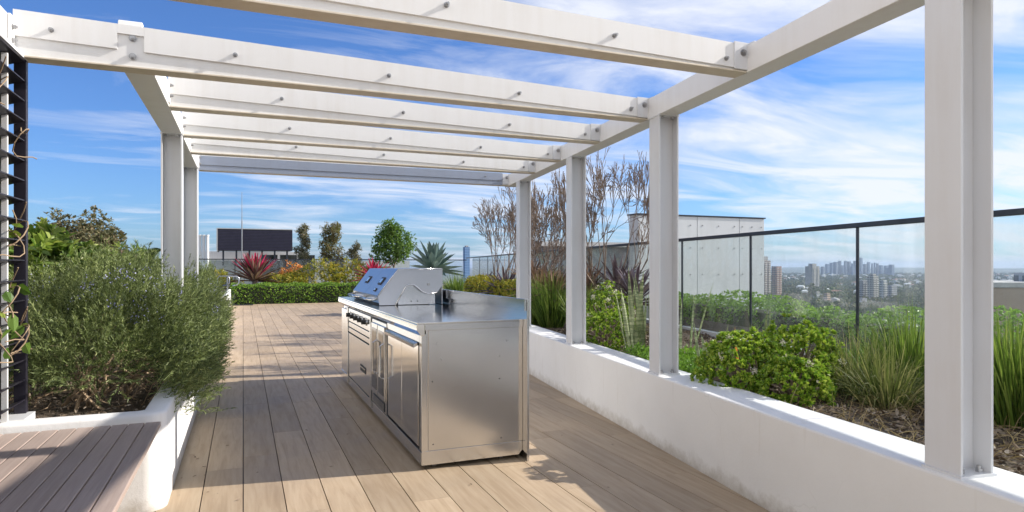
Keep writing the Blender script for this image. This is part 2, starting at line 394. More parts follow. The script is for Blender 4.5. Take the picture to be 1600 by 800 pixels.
# soil in right planter + outer ledge
mb = MB()
n = 60; ys = np.linspace(-4, 29, n)
def fenceX(Y): return 4.676+(Y-3.357)*.188
FD = nrm(np.array((.188, 1.0, 0))); FN = np.array((FD[1], -FD[0], 0))
V = []; Fs = []
m_ = 14
for i, Y in enumerate(ys):
    xa = wp(Y, .295)[0]; xb = fenceX(Y)+.0
    for j in range(m_+1):
        x = xa+(xb-xa)*j/m_; V.append((x, Y, .43+.03*math.sin(x*5+Y*3)*math.sin(Y*4.1)+(.02*random.random())))
for i in range(n-1):
    for j in range(m_): q = i*(m_+1)+j; Fs.append((q, q+1, q+m_+2, q+m_+1))
mb.add(V, Fs); struct(mb, 'soil', M['soil'], smooth=True)

# ------------------------------------------------------------------ pergola
ZB = 2.39
pg = thing('pergola', (0, 4.2, 0), 'white steel pergola of bolted cross beams on H-section posts over the timber-look deck', 'pergola')
def hprofile(c, en, eu, w=.155, tf=.011, tw=.009):
    h = w/2
    pts = [(-h, -h), (-h+tf, -h), (-h+tf, -tw/2), (h-tf, -tw/2), (h-tf, -h), (h, -h), (h, h), (h-tf, h), (h-tf, tw/2), (-h+tf, tw/2), (-h+tf, h), (-h, h)]
    return [c+en*a+eu*b for a, b in pts]
def post(c, en, eu, z0, z1):
    mb = MB(); c = np.array((c[0], c[1], z0+.008))
    # convex pieces so the section fills cleanly
    h = .0775; tf = .011; tw = .009; hz = (z1-z0-.008)/2; cz = c+Z3*hz
    mb.obox(cz-en*(h-tf/2), en*tf/2, eu*h, Z3*hz); mb.obox(cz+en*(h-tf/2), en*tf/2, eu*h, Z3*hz)
    mb.obox(cz, en*(h-tf-.0002), eu*tw/2, Z3*hz)
    o = mb.build('post', M['postgrey'], pg, bevel=.0012)
    b = MB(); b.obox(np.array((c[0], c[1], z0+.005)), en*.085, eu*.085, Z3*.005); b.build('base_plate', M['postgrey'], o)
    for sx in (-1, 1):
        for sy in (-1, 1):
            p = c+en*.043*sx+eu*.048*sy; b = MB()
            b.cyl(p+Z3*.002, p+Z3*.014, .013, n=6); b.cyl(p+Z3*.014, p+Z3*.026, .008, n=8); b.build('bolt', M['bolt'], o)
            b = MB(); q = p.copy(); q[2] = z1-.006; b.cyl(q-Z3*.018, q, .013, n=6); b.build('bolt', M['bolt'], o)
    b = MB(); b.obox(np.array((c[0], c[1], z1-.003)), en*.083, eu*.083, Z3*.004); b.build('cap_plate', M['postgrey'], o)
    return o
EX = np.array((1., 0, 0)); EY = np.array((0, 1., 0))
for Y in (1.68, 4.02, 5.85, 7.78): post(wp(Y, .10), N3, U3, .51, ZB)
for Y in (6.10, 8.10): post((-.545, Y), EX, EY, 0, ZB)
# side beams
mb = MB(); strip(mb, -2.5, 8.40, .022, .172, ZB, ZB+.15)
mb.build('side_beam', M['white'], pg, bevel=.003)
mb = MB(); mb.box(-.62, -.47, 4.2425, 8.2435, ZB, ZB+.16); mb.box(-.62, -.605, 4.2425, 8.2435, ZB+.1602, ZB+.20)
mb.build('side_beam', M['white'], pg, bevel=.003)
mb = MB(); mb.box(-1.27, -1.112, -2, 4.30, ZB+.02, ZB+.20); mb.build('side_beam', M['white'], pg, bevel=.003)
def bolt(p, d, parent, r=.011, ln=.026):
    b = MB(); p = np.array(p, float); d = np.array(d, float); b.cyl(p, p+d*.004, r*1.35, n=12); b.cyl(p+d*.004, p+d*(.004+ln*.5), r, n=6); b.cyl(p+d*(.004+ln*.5), p+d*ln, r*.6, n=8)
    b.build('bolt', M['bolt'], parent)
beamY = [3.02, 4.24, 5.16, 6.21, 7.12, 8.36]
for bi, yf in enumerate(beamY):
    x0 = -3.2 if bi == 0 else (-1.107 if bi == 1 else -.468); xr = float(wp(yf, .02)[0]); yn = yf-.115
    def top(x): return ZB+.245-.095*min(1, (x+1.1)/4.0) if x > -1.1 else ZB+.245
    mb = MB()
    P = lambda x, z, y: (x, y, z)
    # core web + flanges
    mb.prism([(x0, yn+.012, ZB+.010), (xr, yn+.012, ZB+.010), (xr, yn+.012, top(xr)-.008), (x0, yn+.012, top(x0)-.008)], (0, .088, 0))
    bo = mb.build('cross_beam', M['white'], pg, bevel=.002)
    mb = MB(); mb.box(x0, xr, yn, yf, ZB, ZB+.0098); mb.build('bottom_flange', M['deck_bounce'], bo, bevel=.002)
    if bi < 5:
        # upper fascia plate, notched at the left post line of the second beam
        xs = [(x0, xr)] if bi != 1 else [(x0, -.638), (-.508, xr)]
        mb = MB()
        for xa, xb in xs:
            mb.prism([(xa, yn-.001, top(xa)-.137), (xb, yn-.001, top(xb)-.137), (xb, yn-.001, top(xb)), (xa, yn-.001, top(xa))], (0, .0125, 0))
        if bi == 1: mb.prism([(-.6375, yn-.001, top(-.63)-.05), (-.5085, yn-.001, top(-.51)-.05), (-.5085, yn-.001, top(-.51)), (-.6375, yn-.001, top(-.63))], (0, .0125, 0))
        mb.build('fascia_plate', M['white'], bo)
        x = -.94 if bi <= 1 else .02+.12*bi
        if bi == 0: x = -2.72
        while x < xr-.12:
            bolt((x, yn-.002, top(x)-.085), (0, -1, 0), bo, .010, .03); x += .897
    else:
        mb = MB(); mb.box(x0, xr-.107, yn-.004, yn+.0115, ZB+.002, ZB+.055); mb.box(x0, xr-.107, yn-.010, yn+.0115, ZB+.062, ZB+.165); mb.build('fascia_plate', M['bluegrey'], bo)
        bolt((xr-.35, yn-.01, ZB+.11), (0, -1, 0), bo, .007, .02)
    # end cleat on the side beam
    mb = MB(); mb.box(xr-.105, xr+.004, yn-.010, yn-.0015, ZB+.012, top(xr)+.008); mb.box(xr-.006, xr+.004, yn-.055, yn-.0105, ZB+.012, top(xr)+.008)
    cl = mb.build('cleat', M['postgrey'], bo, bevel=.001)
    bolt((xr-.045, yn-.010, ZB+.105), (0, -1, 0), bo, .015, .02)
    bolt((xr-.16, yn-.003, ZB+.062), (0, -1, 0), bo, .010, .02)
    if bi >= 1:
        xl = -.47 if bi > 1 else -1.107
        mb = MB(); mb.box(xl-.002, xl+.008, yn-.07, yn-.002, ZB+.02, ZB+.2); mb.build('cleat', M['white'], bo, bevel=.001)
        for zz in (.07, .14): bolt((xl+.008, yn-.04, ZB+zz), (1, 0, 0), bo, .011, .022)
    if bi == 1:
        for zz in (.165, .065): bolt((-.565, yn+.009 if zz > .1 else yn+.008, ZB+zz), (0, -1, 0), bo, .014, .022)
mb = MB(); mb.box(-.64, -.52, 4.16, 4.20, ZB+.237, ZB+.27); mb.build('end_cap', M['white'], pg, bevel=.006)

# ------------------------------------------------------------------ barbecue kitchen
XF, XR, Y0, Y1 = 1.045, 1.745, 4.045, 7.70
CT = .94
bq = thing('outdoor_kitchen', ((XF+XR)/2, (Y0+Y1)/2, 0), 'long stainless steel barbecue kitchen with hooded grill and cabinets standing on the deck', 'barbecue')
mb = MB(); mb.box(XF+.03, XR-.012, Y0+.006, Y1, .11, CT-.045); mb.build('cabinet', M['steel'], bq, bevel=.003)
mb = MB(); mb.box(XF+.06, XR-.03, Y0+.05, Y1-.05, .045, .109); mb.build('base_tray', M['dark'], bq)
# plinth bands
mb = MB(); mb.prism([(XF+.001, Y0, .03), (XR-.03, Y0, .03), (XR-.004, Y0, .06), (XR-.004, Y0, .118), (XF+.001, Y0, .118)], (0, .004, 0)); mb.box(XF, XF+.008, Y0+.0045, Y1, .03, .112)
mb.build('plinth', M['steel'], bq, bevel=.001)
# end panel
mb = MB(); mb.box(XF+.045, XR-.004, Y0-.004, Y0+.0055, .122, CT-.052); ep = mb.build('end_panel', M['steel'], bq, bevel=.0015)
for (x, z) in ((XF+.10, .80), (XR-.12, .80), (XF+.13, .70), (XR-.17, .70), (XF+.075, .16), (XR-.16, .155), (XR-.17, .55), (XF+.07, .56)):
    b = MB(); b.cyl((x, Y0-.004, z), (x, Y0-.0060, z), .0045, .003, n=10); b.build('screw', M['dark'] if z < .6 else M['bolt'], ep)
# corner stile + dark reveal
mb = MB(); mb.box(XF, XF+.034, Y0-.002, Y0+.055, .1185, CT-.075); mb.build('corner_stile', M['steel'], bq, bevel=.002)
# counter
mb = MB(); mb.box(XF-.03, XR-.004, Y0-.012, Y1+.01, CT-.012, CT)
mb.build('counter', M['steel_h'], bq, bevel=.002)
mb = MB()
mb.prism([(XF-.033, Y0-.012, CT-.0125), (XF+.02, Y0-.012, CT-.0125), (XF+.02, Y0-.012, CT-.085), (XF-.004, Y0-.012, CT-.085), (XF-.033, Y0-.012, CT-.05)], (0, Y1-Y0+.02, 0))
mb.build('front_rail', M['steel_h'], bq, bevel=.003)
mb = MB(); mb.box(XF+.0205, XR-.0035, Y0-.0115, Y0-.0045, CT-.0518, CT-.0125); mb.build('end_rail', M['steel'], bq, bevel=.001)
# back panel
mb = MB(); mb.box(XR-.003, XR+.014, Y0-.075, Y1+.02, .0, 1.075); mb.box(XR-.018, XR-.0035, Y0-.07, Y1+.02, 1.0, 1.078)
mb.build('back_panel', M['steel'], bq, bevel=.002)
# near cabinet door
def panel(name, ya, yb, za, zb, mat=M['steel_f'], x=XF, th=.018, par=bq, bev=.002):
    mb = MB(); mb.box(x-.0, x+th, ya, yb, za, zb); return mb.build(name, mat, par, bevel=bev)
fr = panel('door_surround', 4.11, 5.10, .125, .80, M['dark'], XF+.018, .012)
d1 = panel('door', 4.13, 4.60, .135, .785); d2 = panel('door', 4.606, 5.09, .135, .785)
for d, ya in ((d1, 4.13), (d2, 4.606)):
    mb = MB(); mb.prism([(XF-.001, ya, .785), (XF-.03, ya, .770), (XF-.034, ya, .790), (XF-.001, ya, .803)], (0, .47, 0)); mb.build('handle', M['steel'], d)
mb = MB(); mb.box(XF, XF+.03, 4.10, 5.11, .806, CT-.087); mb.build('top_strip', M['steel'], bq, bevel=.002)
# drinks fridge
fg = panel('fridge_front', 5.12, 5.74, .125, .84, M['steel'], XF-.004, .02)
for ya in (5.15, 5.44):
    g = panel('glass_door', ya, ya+.27, .22, .81, M['steel'], XF-.016, .0115, fg)
    panel('pane', ya+.035, ya+.235, .26, .77, M['dglass'], XF-.0185, .002, g, 0)
    mb = MB(); hy = ya+.02; mb.tube([(XF-.017, hy, .40), (XF-.05, hy, .42), (XF-.05, hy, .66), (XF-.017, hy, .68)], .007); mb.build('handle', M['steel'], g)
mb = MB(); mb.box(XF-.008, XF-.0045, 5.18, 5.66, .135, .205); gr = mb.build('vent_grille', M['dark'], fg)
mb = MB()
for k in range(5): mb.box(XF-.012, XF-.0085, 5.19, 5.65, .142+k*.012, .148+k*.012)
mb.build('grille_bar', M['steel'], gr)
# stiles
for ya in (5.765, 7.12):
    mb = MB(); mb.box(XF-.012, XF+.03, ya, ya+.07, .05, CT-.087); mb.build('stile', M['steel'], bq, bevel=.003)
# grill front
cp = panel('control_panel', 5.84, 7.115, .715, .85, M['steel'], XF-.006, .03)
for k in range(5):
    y = 6.02+k*.235; mb = MB()
    mb.cyl((XF-.0065, y, .785), (XF-.014, y, .785), .034, n=20); kb = mb.build('knob', M['steel'], cp, bevel=.001)
    mb = MB(); mb.cyl((XF-.0145, y, .785), (XF-.045, y, .785), .024, .02, n=16); mb.box(XF-.052, XF-.0455, y-.005, y+.005, .763, .807); mb.build('grip', M['black'], kb)
for k, (za, zb) in enumerate(((.655, .705), (.60, .645))):
    panel('drawer', 5.84, 7.115, za, zb, M['steel'], XF-.004, .02)
mb = MB(); mb.box(XF+.017, XF+.03, 5.84, 7.115, .12, .714); mb.build('recess', M['dark'], bq)
dp = panel('front_door', 5.85, 7.105, .13, .585, M['steel'], XF-.003, .018)
mb = MB(); mb.box(XF-.006, XF-.0035, 6.05, 6.35, .30, .36); hs = mb.build('handle_recess', M['dark'], dp)
mb = MB(); mb.box(XF-.010, XF-.0065, 6.06, 6.34, .335, .345); mb.build('pull', M['steel'], hs)
panel('far_door', 7.20, 7.66, .13, .82, M['steel'], XF, .02)
# castors
for (x, y) in ((XF+.10, Y0+.06), (XR-.14, Y0+.06), (XF+.10, 5.8), (XR-.14, 5.8), (XF+.10, 7.55), (XR-.14, 7.55)):
    mb = MB(); mb.cyl((x-.012, y, .024), (x+.012, y, .024), .024, n=16); mb.build('castor', M['bolt'], bq)
# grill body
G0, G1 = 5.84, 7.26
mb = MB(); mb.box(1.137, 1.60, G0+.05, G1-.02, CT+.001, CT+.02); gb = mb.build('grill_tray', M['dark'], bq)
prof = [(1.125, .945), (1.112, 1.03), (1.292, 1.268), (1.70, 1.272), (1.70, 1.11), (1.655, 1.05), (1.655, .945)]
mbh = MB()
# cheek with arch opening: built as strips round the opening
cheek = [(1.125, .945), (1.112, 1.03), (1.292, 1.268), (1.70, 1.272), (1.70, 1.11), (1.655, 1.052), (1.57, 1.04), (1.52, 1.06), (1.44, 1.125), (1.40, 1.13), (1.365, 1.115), (1.27, .945)]
for ya in (G0, G1-.008):
    mbh = MB()
    # split the concave outline in convex strips
    tops = [(1.125, .945), (1.27, .945), (1.365, 1.115), (1.292, 1.268), (1.112, 1.03)]
    mbh.prism([(a, ya, b) for a, b in tops], (0, .008, 0))
    mbh.prism([(a, ya, b) for a, b in [(1.365, 1.115), (1.40, 1.13), (1.44, 1.125), (1.50, 1.271), (1.292, 1.268)]], (0, .008, 0))
    mbh.prism([(a, ya, b) for a, b in [(1.44, 1.125), (1.52, 1.06), (1.57, 1.04), (1.60, 1.2705), (1.50, 1.271)]], (0, .008, 0))
    mbh.prism([(a, ya, b) for a, b in [(1.57, 1.04), (1.655, 1.052), (1.70, 1.11), (1.70, 1.272), (1.60, 1.2705)]], (0, .008, 0))
    hq = mbh.build('hood_cheek', M['steel_hood'], bq); hc = hq if ya == G0 else hc
mb = MB(); mb.tube([(1.27, G0-.002, .945), (1.365, G0-.002, 1.115), (1.40, G0-.002, 1.13), (1.44, G0-.002, 1.125), (1.52, G0-.002, 1.06), (1.57, G0-.002, 1.04), (1.655, G0-.002, 1.052)], .0075, n=6)
mb.tube([(1.112, G0, 1.03), (1.292, G0, 1.268), (1.70, G0, 1.272)], .006, n=6); mb.build('hood_trim', M['steel'], hc, smooth=True)
b = MB(); b.cyl((1.575, G0, 1.13), (1.575, G0-.012, 1.13), .013, n=12); b.build('pivot_bolt', M['bolt'], hc)
mb = MB(); mb.box(1.30, 1.645, G0+.03, G0+.036, .945, 1.16); ip = mb.build('inner_panel', M['steel'], bq)
for x in (1.42, 1.48): b = MB(); b.cyl((x, G0+.0295, .975), (x, G0+.026, .975), .006, n=8); b.build('hole', M['dark'], ip)
for (ya, yb, lab) in ((G0+.009, 6.498, 0), (6.504, G1-.009, 1)):
    mb = MB(); th = .010
    mb.prism([(1.110, ya, 1.03), (1.290, ya, 1.270), (1.70, ya, 1.275), (1.70, ya, 1.265), (1.297, ya, 1.260), (1.12, ya, 1.025)][::-1], (0, yb-ya, 0))
    mb.prism([(1.110, ya, 1.0285), (1.12, ya, 1.0235), (1.132, ya, .965), (1.122, ya, .965)], (0, yb-ya, 0))
    ld = mb.build('lid', M['steel_hood'], bq)
    # gauge window on the slope
    dirs = np.array((.18, 0, .24)); dirs /= np.linalg.norm(dirs); nn = np.array((-dirs[2], 0, dirs[0]))
    for k, (sy, s_, hw, hh) in enumerate(((.42, .155, .075, .042), (.42, .055, .045, .018))):
        if lab == 1 and k == 1: continue
        c = np.array((1.110, ya+(yb-ya)*sy, 1.03))+dirs*s_+nn*.004
        mb = MB(); mb.obox(c, np.array((0, hw, 0)), dirs*hh, nn*.004); bz = mb.build('gauge', M['dark'], ld, bevel=.003)
        mb = MB(); mb.obox(c+nn*.005, np.array((0, hw*.62, 0)), dirs*hh*.55, nn*.002); mb.build('gauge_face', M['steel_h'], bz)
    mb = MB(); x = 1.055; mb.tube([(1.12, ya+.05, 1.0), (x, ya+.05, .99), (x, yb-.05, .99), (1.12, yb-.05, 1.0)], .011, n=10); mb.build('handle', M['steel_h'], ld, smooth=True)
mb = MB(); mb.box(1.70, 1.708, G0, G1, .945, 1.272); mb.build('hood_back', M['steel_hood'], bq)

# ------------------------------------------------------------------ left planter, bench, louvre screen
def round_planter():
    mb = MB(); r = .11
    # outline of the outer and inner faces with a rounded near-right corner
    xo, yo = -.38, 3.90; th = .12
    out = [(-5.0, yo)]
    for k in range(9):
        a_ = -math.pi/2+k*math.pi/16; out.append((xo-r+r*math.cos(a_), yo+r+r*math.sin(a_)))
    out += [(xo, 23.5)]
    inn = [(-5.0, yo+th)]
    r2 = .03
    for k in range(9):
        a_ = -math.pi/2+k*math.pi/16; inn.append((xo-th-r2+r2*math.cos(a_), yo+th+r2+r2*math.sin(a_)))
    inn += [(xo-th, 23.5)]
    n = len(out); rb = .018
    rings = []
    for i in range(n):
        o_, i_ = np.array(out[i]), np.array(inn[i]); d_ = (i_-o_)/np.linalg.norm(i_-o_)
        prof = [(o_, 0.0), (o_, .52-rb), (o_+d_*rb*.3, .52-rb*.3), (o_+d_*rb, .52), (i_-d_*rb, .52), (i_-d_*rb*.3, .52-rb*.3), (i_, .52-rb), (i_, .3)]
        rings.append([(p[0], p[1], z) for p, z in prof])
    V = np.array(rings).reshape(-1, 3); k = 8; Fs = []
    for i in range(n-1):
        for j in range(k-1): Fs.append((i*k+j, (i+1)*k+j, (i+1)*k+j+1, i*k+j+1))
    mb.add(V, Fs)
    return mb.build('planter', M['render'], smooth=True, loc=(-.5, 4, 0))
pl = round_planter(); tag(pl, 'white rendered planter with rounded corner holding the rosemary beside the bench', 'planter')
mb = MB(); V = []; Fs = []
nx, ny = 30, 90
for i in range(nx+1):
    for j in range(ny+1):
        x = -5+4.52*i/nx; y = 4.0+19.5*j/ny; V.append((x, y, .415+.03*math.sin(x*7)*math.cos(y*5)+.02*random.random()))
for i in range(nx):
    for j in range(ny): q = i*(ny+1)+j; Fs.append((q, q+ny+1, q+ny+2, q+1))
mb.add(V, Fs); struct(mb, 'soil', M['soil'], smooth=True)

bn = thing('bench', (-1.5, 3.0, 0), 'mauve brown slatted bench top butting against the white planter at lower left', 'bench')
mb = MB(); x = -.40
while x > -3.2:
    mb.box(x-.070, x, 2.05, 3.875, .456, .482); x -= .0755
mb.build('seat', M['bench'], bn, bevel=.003)
mb = MB(); mb.box(-3.1, -.62, 2.2, 2.26, .38, .4555); mb.box(-3.1, -.62, 3.7, 3.76, .38, .4555); mb.box(-3.1, -.62, 2.9, 2.96, .38, .4555); mb.build('frame', M['dark'], bn)
for x_ in (-.80, -2.9):
    for y_ in (2.25, 3.70): mb = MB(); mb.box(x_-.04, x_+.04, y_-.04, y_+.04, 0, .379); mb.build('leg', M['dark'], bn)

ls = thing('louvre_screen', (-1.09, 3.4, .48), 'tall dark louvred metal screen at the left edge standing above the bench', 'screen')
mb = MB(); mb.box(-1.115, -1.060, 4.165, 4.20, .52, ZB-.004); mb.build('frame_post', M['purple'], ls, bevel=.002)
mb = MB(); mb.box(-1.112, -1.085, 3.96, 3.975, .50, ZB-.03); mb.build('frame_post', M['white'], ls, bevel=.002)
mb = MB(); mb.box(-1.115, -1.060, 1.0, 4.20, ZB-.003, ZB+.015); mb.build('frame_rail', M['postgrey'], ls); mb = MB(); mb.box(-1.14, -1.03, 3.95, 4.21, .4825, .5195); mb.build('frame_rail', M['postgrey'], ls)
mb = MB(); z = .56
while z < ZB-.04:
    mb.prism([(-1.155, 1.0, z), (-1.065, 1.0, z+.030), (-1.065, 1.0, z+.036), (-1.155, 1.0, z+.006)], (0, 3.16, 0)); z += .105
mb.build('louvre_blades', M['purple'], ls)
mb = MB(); mb.box(-1.20, -1.175, 1.0, 4.19, .5205, ZB+.015); mb.build('back_sheet', M['dark'], ls)
M['vine_leaf'] = leafmat('vine_leaf', [(.06, .13, .02), (.14, .24, .04), (.30, .36, .06)], .4)
vst = []; mb2 = MB()
for k in range(9):
    z = random.uniform(.7, 2.1); y = random.uniform(3.62, 4.1); pts = []; a_ = random.uniform(0, 6)
    for i in range(14):
        pts.append((-1.05+.035*math.sin(i*.8+a_), y+.09*math.sin(i*.5+a_), z+i*.018+.03*math.cos(i*.9))); 
    mb = MB(); mb.tube(pts, .003, n=5); vst.append(mb)
    if k % 2 == 0:
        P_ = np.array(pts)[[5, 8, 11]]; leaves(mb2, P_, rdir(3, .1), .075, .055, .2, T=OVAL)
vn = thing('climbing_vine', (-1.05, 3.9, .6), 'thin brown climbing vine with few green leaves twisting through the louvred screen', 'vine')
[q_.build('stem', M['twig'], vn) for q_ in vst]; mb2.build('foliage', M['vine_leaf'], vn)

# ------------------------------------------------------------------ glass balustrade
gb_ = thing('glass_balustrade', (fenceX(5), 5, .45), 'long frameless glass balustrade with dark handrail behind the right-hand planting', 'balustrade')
RZ = 1.64
def fp(Y, o=0., z=0.): p = np.array((fenceX(Y), Y, z)); return p+FN*o
def fmy(px):  # Y on the fence line at picture column px
    r = (px-800)/F; # X(cs - r sn... ) solve
    return ( (4.676-3.357*.188)*(CS-r*SN) ) / ((SN+r*CS)-.188*(CS-r*SN))
mb = MB(); c = (fp(-3)+fp(28))/2; c[2] = RZ; mb.obox(c, FN*.028, FD*np.linalg.norm(fp(28)-fp(-3))/2, Z3*.020); mb.build('handrail', M['rail'], gb_, bevel=.003)
ms = [-3, 0, fmy(1680), fmy(1340), fmy(1173), fmy(1066)]
st_ = 2.0; y = ms[-1]+1.9
while y < 28: ms.append(y); y += 1.9
for i in range(len(ms)-1):
    a_, b_ = fp(ms[i]+.02), fp(ms[i+1]-.02); c = (a_+b_)/2; c[2] = (.50+RZ-.021)/2
    mb = MB(); mb.obox(c, FN*.006, (b_-a_)/2, Z3*(RZ-.021-.50)/2); mb.build('glass_panel', M['glass'], gb_)
    if i: mb = MB(); p = fp(ms[i]); p[2] = (.43+RZ-.02)/2; mb.obox(p, FN*.012, FD*.006, Z3*(RZ-.02-.43)/2); mb.build('mullion', M['rail'], gb_)
mb = MB(); c = (fp(-3)+fp(28))/2; c[2] = .455; mb.obox(c, FN*.04, FD*15.6, Z3*.045); mb.build('base_channel', M['postgrey'], gb_)

# ledge & trough beyond the fence
mb = MB(); c = (fp(-3)+fp(28))/2+FN*1.0; c[2] = .15; mb.obox(c, FN*.95, FD*15.6, Z3*.14); struct(mb, 'roof_ledge', pbr('pale_concrete', (.35, .35, .33), (.5, .5, .48), 4, .8))
tr = thing('planter_trough', tuple(fp(6.0, .55, .29)), 'long dark weathered planter trough running outside the glass balustrade', 'planter')
M['trough'] = pbr('weathered_trough', (.045, .038, .034), (.16, .14, .12), 5, .8, 0, .3)
mb = MB(); c = (fp(2.0, .42)+fp(14, .42))/2; hl = np.linalg.norm(fp(14)-fp(2))/2
cc_ = c.copy(); cc_[2] = .42; mb.obox(cc_, FN*.02, FD*hl, Z3*.13); c2 = c+FN*.5; c2[2] = .42; mb.obox(c2, FN*.02, FD*hl, Z3*.13); mb.build('trough_side', M['trough'], tr)
mb = MB(); c3 = c+FN*.25; c3[2] = .44; mb.obox(c3, FN*.229, FD*(hl-.01), Z3*.05); mb.build('soil_fill', M['soil'], tr)

# clad box
M['clad'] = paint('pale_metal_cladding', (.66, .68, .70), (.5, .52, .53), .3, .35)
cb_ = thing('plant_enclosure', (7.2, 9.6, -1), 'pale grey metal-clad rooftop enclosure with rows of fixings behind the glass balustrade', 'enclosure')
mb = MB(); mb.box(5.93, 8.56, 9.04, 9.28, -1, 2.13); mb.build('body', M['clad'], cb_, bevel=.004)
xs_ = [5.925, 7.1, 8.0, 8.56]
mb = MB(); mb.box(5.9, 8.58, 9.0, 9.31, 2.1305, 2.15); mb.build('cap_flashing', M['rail'], cb_)
for i in range(3):
    mb = MB(); mb.box(xs_[i]+.006, xs_[i+1]-.006, 9.015, 9.035, -.5, 2.125); pn = mb.build('panel', M['clad'], cb_, bevel=.002)
    for zz in (.7, 1.15, 1.6, 1.98):
        for fx in (.12, .5, .88):
            x = xs_[i]+(xs_[i+1]-xs_[i])*fx; b = MB(); b.cyl((x, 9.0145, zz), (x, 9.008, zz), .013, n=8); b.build('fixing', M['bolt'], pn)

# building that flanks the terrace on the left, outside the frame, mirrored in the steel and throwing sunlight back on to the shaded side of the posts
wb_ = thing('apartment_building', (-5.4, 2, 0), 'pale rendered apartment wing with windows along the left edge of the roof terrace', 'building')
mb = MB(); mb.box(-9, -5.3, -12, 13.5, -30, 8.5); mb.build('wall', pbr('pale_render', (.72, .71, .69), (.78, .77, .75), .6, .8), wb_)
mb = MB(); mb.box(-9.1, -5.2, -12.1, 13.6, 8.502, 8.8); mb.build('parapet', M['render'], wb_)
for z_ in (.6, 3.6, 6.0):
    for y_ in (-10, -6.5, -3, .5, 4, 7.5, 11):
        mb = MB(); mb.box(-5.34, -5.27, y_, y_+1.3, z_, z_+1.5); wn_ = mb.build('window', M['rail'], wb_)
        mb = MB(); mb.box(-5.269, -5.262, y_+.06, y_+1.24, z_+.06, z_+1.44); mb.build('pane', M['dglass'], wn_)
# ------------------------------------------------------------------ vegetation
def bumpy(U, k=5, amp=.16, f=4.0):
    s = np.zeros(len(U))
    for _ in range(k):
        v = rng.normal(size=3); s += np.sin(U@v*f+rng.uniform(0, 6))
    return 1+amp*s/math.sqrt(k)
def shell(n, c, r, lo=-.15, inner=.72, amp=.16, f=4.0, flat=1.0):
    U = nrm(rng.normal(size=(int(n*2.4)+8, 3))); U = U[U[:, 2] > lo][:n]
    r = np.array(r, float); b = bumpy(U, 5, amp, f)
    rad = (inner+(1.03-inner)*rng.random(len(U))**.6)*b
    return np.array(c)+U*r*rad[:, None], nrm(U/r)
def around(Nn, k, ang_lo, ang_hi):
    """k directions tilted ang from each normal"""
    n = len(Nn); Nr = np.repeat(Nn, k, 0)
    R = rng.normal(size=Nr.shape); T = nrm(R-Nr*(R*Nr).sum(1, keepdims=True)); a = rng.uniform(ang_lo, ang_hi, size=len(Nr))[:, None]
    return nrm(Nr*np.cos(a)+T*np.sin(a)), Nr
def plant(name, label, cat, loc, parts, group=None):
    """parts: list of (part name, MB, material)"""
    r = thing(name, tuple(loc), label, cat, group)
    for pn, mb, mt in parts: mb.build(pn, mt, r)
    return r
LM = {
 'rosemary': leafmat('rosemary_leaf', [(.05, .07, .028), (.125, .165, .06), (.22, .28, .10), (.42, .47, .20)], .25, .5),
 'rose_fl': leafmat('rosemary_flower', [(.20, .20, .48), (.36, .36, .68), (.55, .55, .80)], .3, .6),
 'broad': leafmat('broad_leaf', [(.05, .10, .02), (.11, .19, .035), (.23, .31, .06), (.42, .47, .12)], .4, .35),
 'olive': leafmat('grey_olive_leaf', [(.06, .07, .035), (.13, .14, .07), (.22, .20, .11), (.28, .20, .12)], .25, .6),
 'cycad': leafmat('cycad_leaf', [(.04, .08, .02), (.09, .15, .03), (.16, .24, .05)], .25, .4),
 'hedge': leafmat('hedge_leaf', [(.05, .12, .02), (.13, .26, .035), (.26, .42, .06), (.42, .56, .10)], .35, .4),
 'croton': leafmat('golden_leaf', [(.10, .14, .02), (.26, .30, .04), (.48, .44, .06), (.50, .36, .05), (.22, .30, .05)], .35, .4),
 'orange': leafmat('orange_leaf', [(.55, .14, .03), (.75, .30, .08), (.6, .4, .1)], .35, .4),
 'red': leafmat('crimson_leaf', [(.10, .03, .03), (.36, .02, .06), (.60, .03, .12), (.80, .12, .25)], .3, .35),
 'agave': leafmat('agave_leaf', [(.07, .12, .11), (.14, .21, .19), (.26, .35, .31)], .08, .5),
 'purple': leafmat('dark_purple_leaf', [(.035, .022, .03), (.09, .06, .075), (.20, .16, .19), (.32, .28, .32)], .1, .3, .6),
 'brown': leafmat('brown_strap_leaf', [(.05, .03, .02), (.17, .10, .07), (.30, .19, .14), (.42, .31, .24)], .2, .5),
 'grass': leafmat('bright_grass', [(.04, .08, .015), (.10, .17, .03), (.19, .29, .05), (.38, .44, .12)], .4, .45),
 'dgrass': leafmat('olive_grass', [(.05, .075, .02), (.12, .16, .045), (.24, .26, .09), (.52, .46, .24)], .35, .5),
 'crass': leafmat('jade_leaf', [(.08, .16, .02), (.19, .34, .035), (.35, .49, .06), (.58, .64, .13)], .35, .28, .5),
 'whitefl': leafmat('pale_blossom', [(.55, .48, .42), (.75, .70, .64), (.85, .82, .76)], .3, .6),
 'tree': leafmat('young_tree_leaf', [(.05, .11, .02), (.12, .22, .04), (.22, .34, .06)], .3, .5),
 'treebrown': leafmat('bronze_tree_leaf', [(.08, .10, .03), (.17, .16, .06), (.27, .18, .08), (.16, .24, .07)], .3, .5),
 'dry': leafmat('dry_leaf', [(.06, .045, .04), (.13, .10, .09), (.12, .10, .12)], .2, .7),
 'cover': leafmat('groundcover_leaf', [(.10, .20, .03), (.20, .36, .05), (.32, .50, .08)], .35, .4),
}
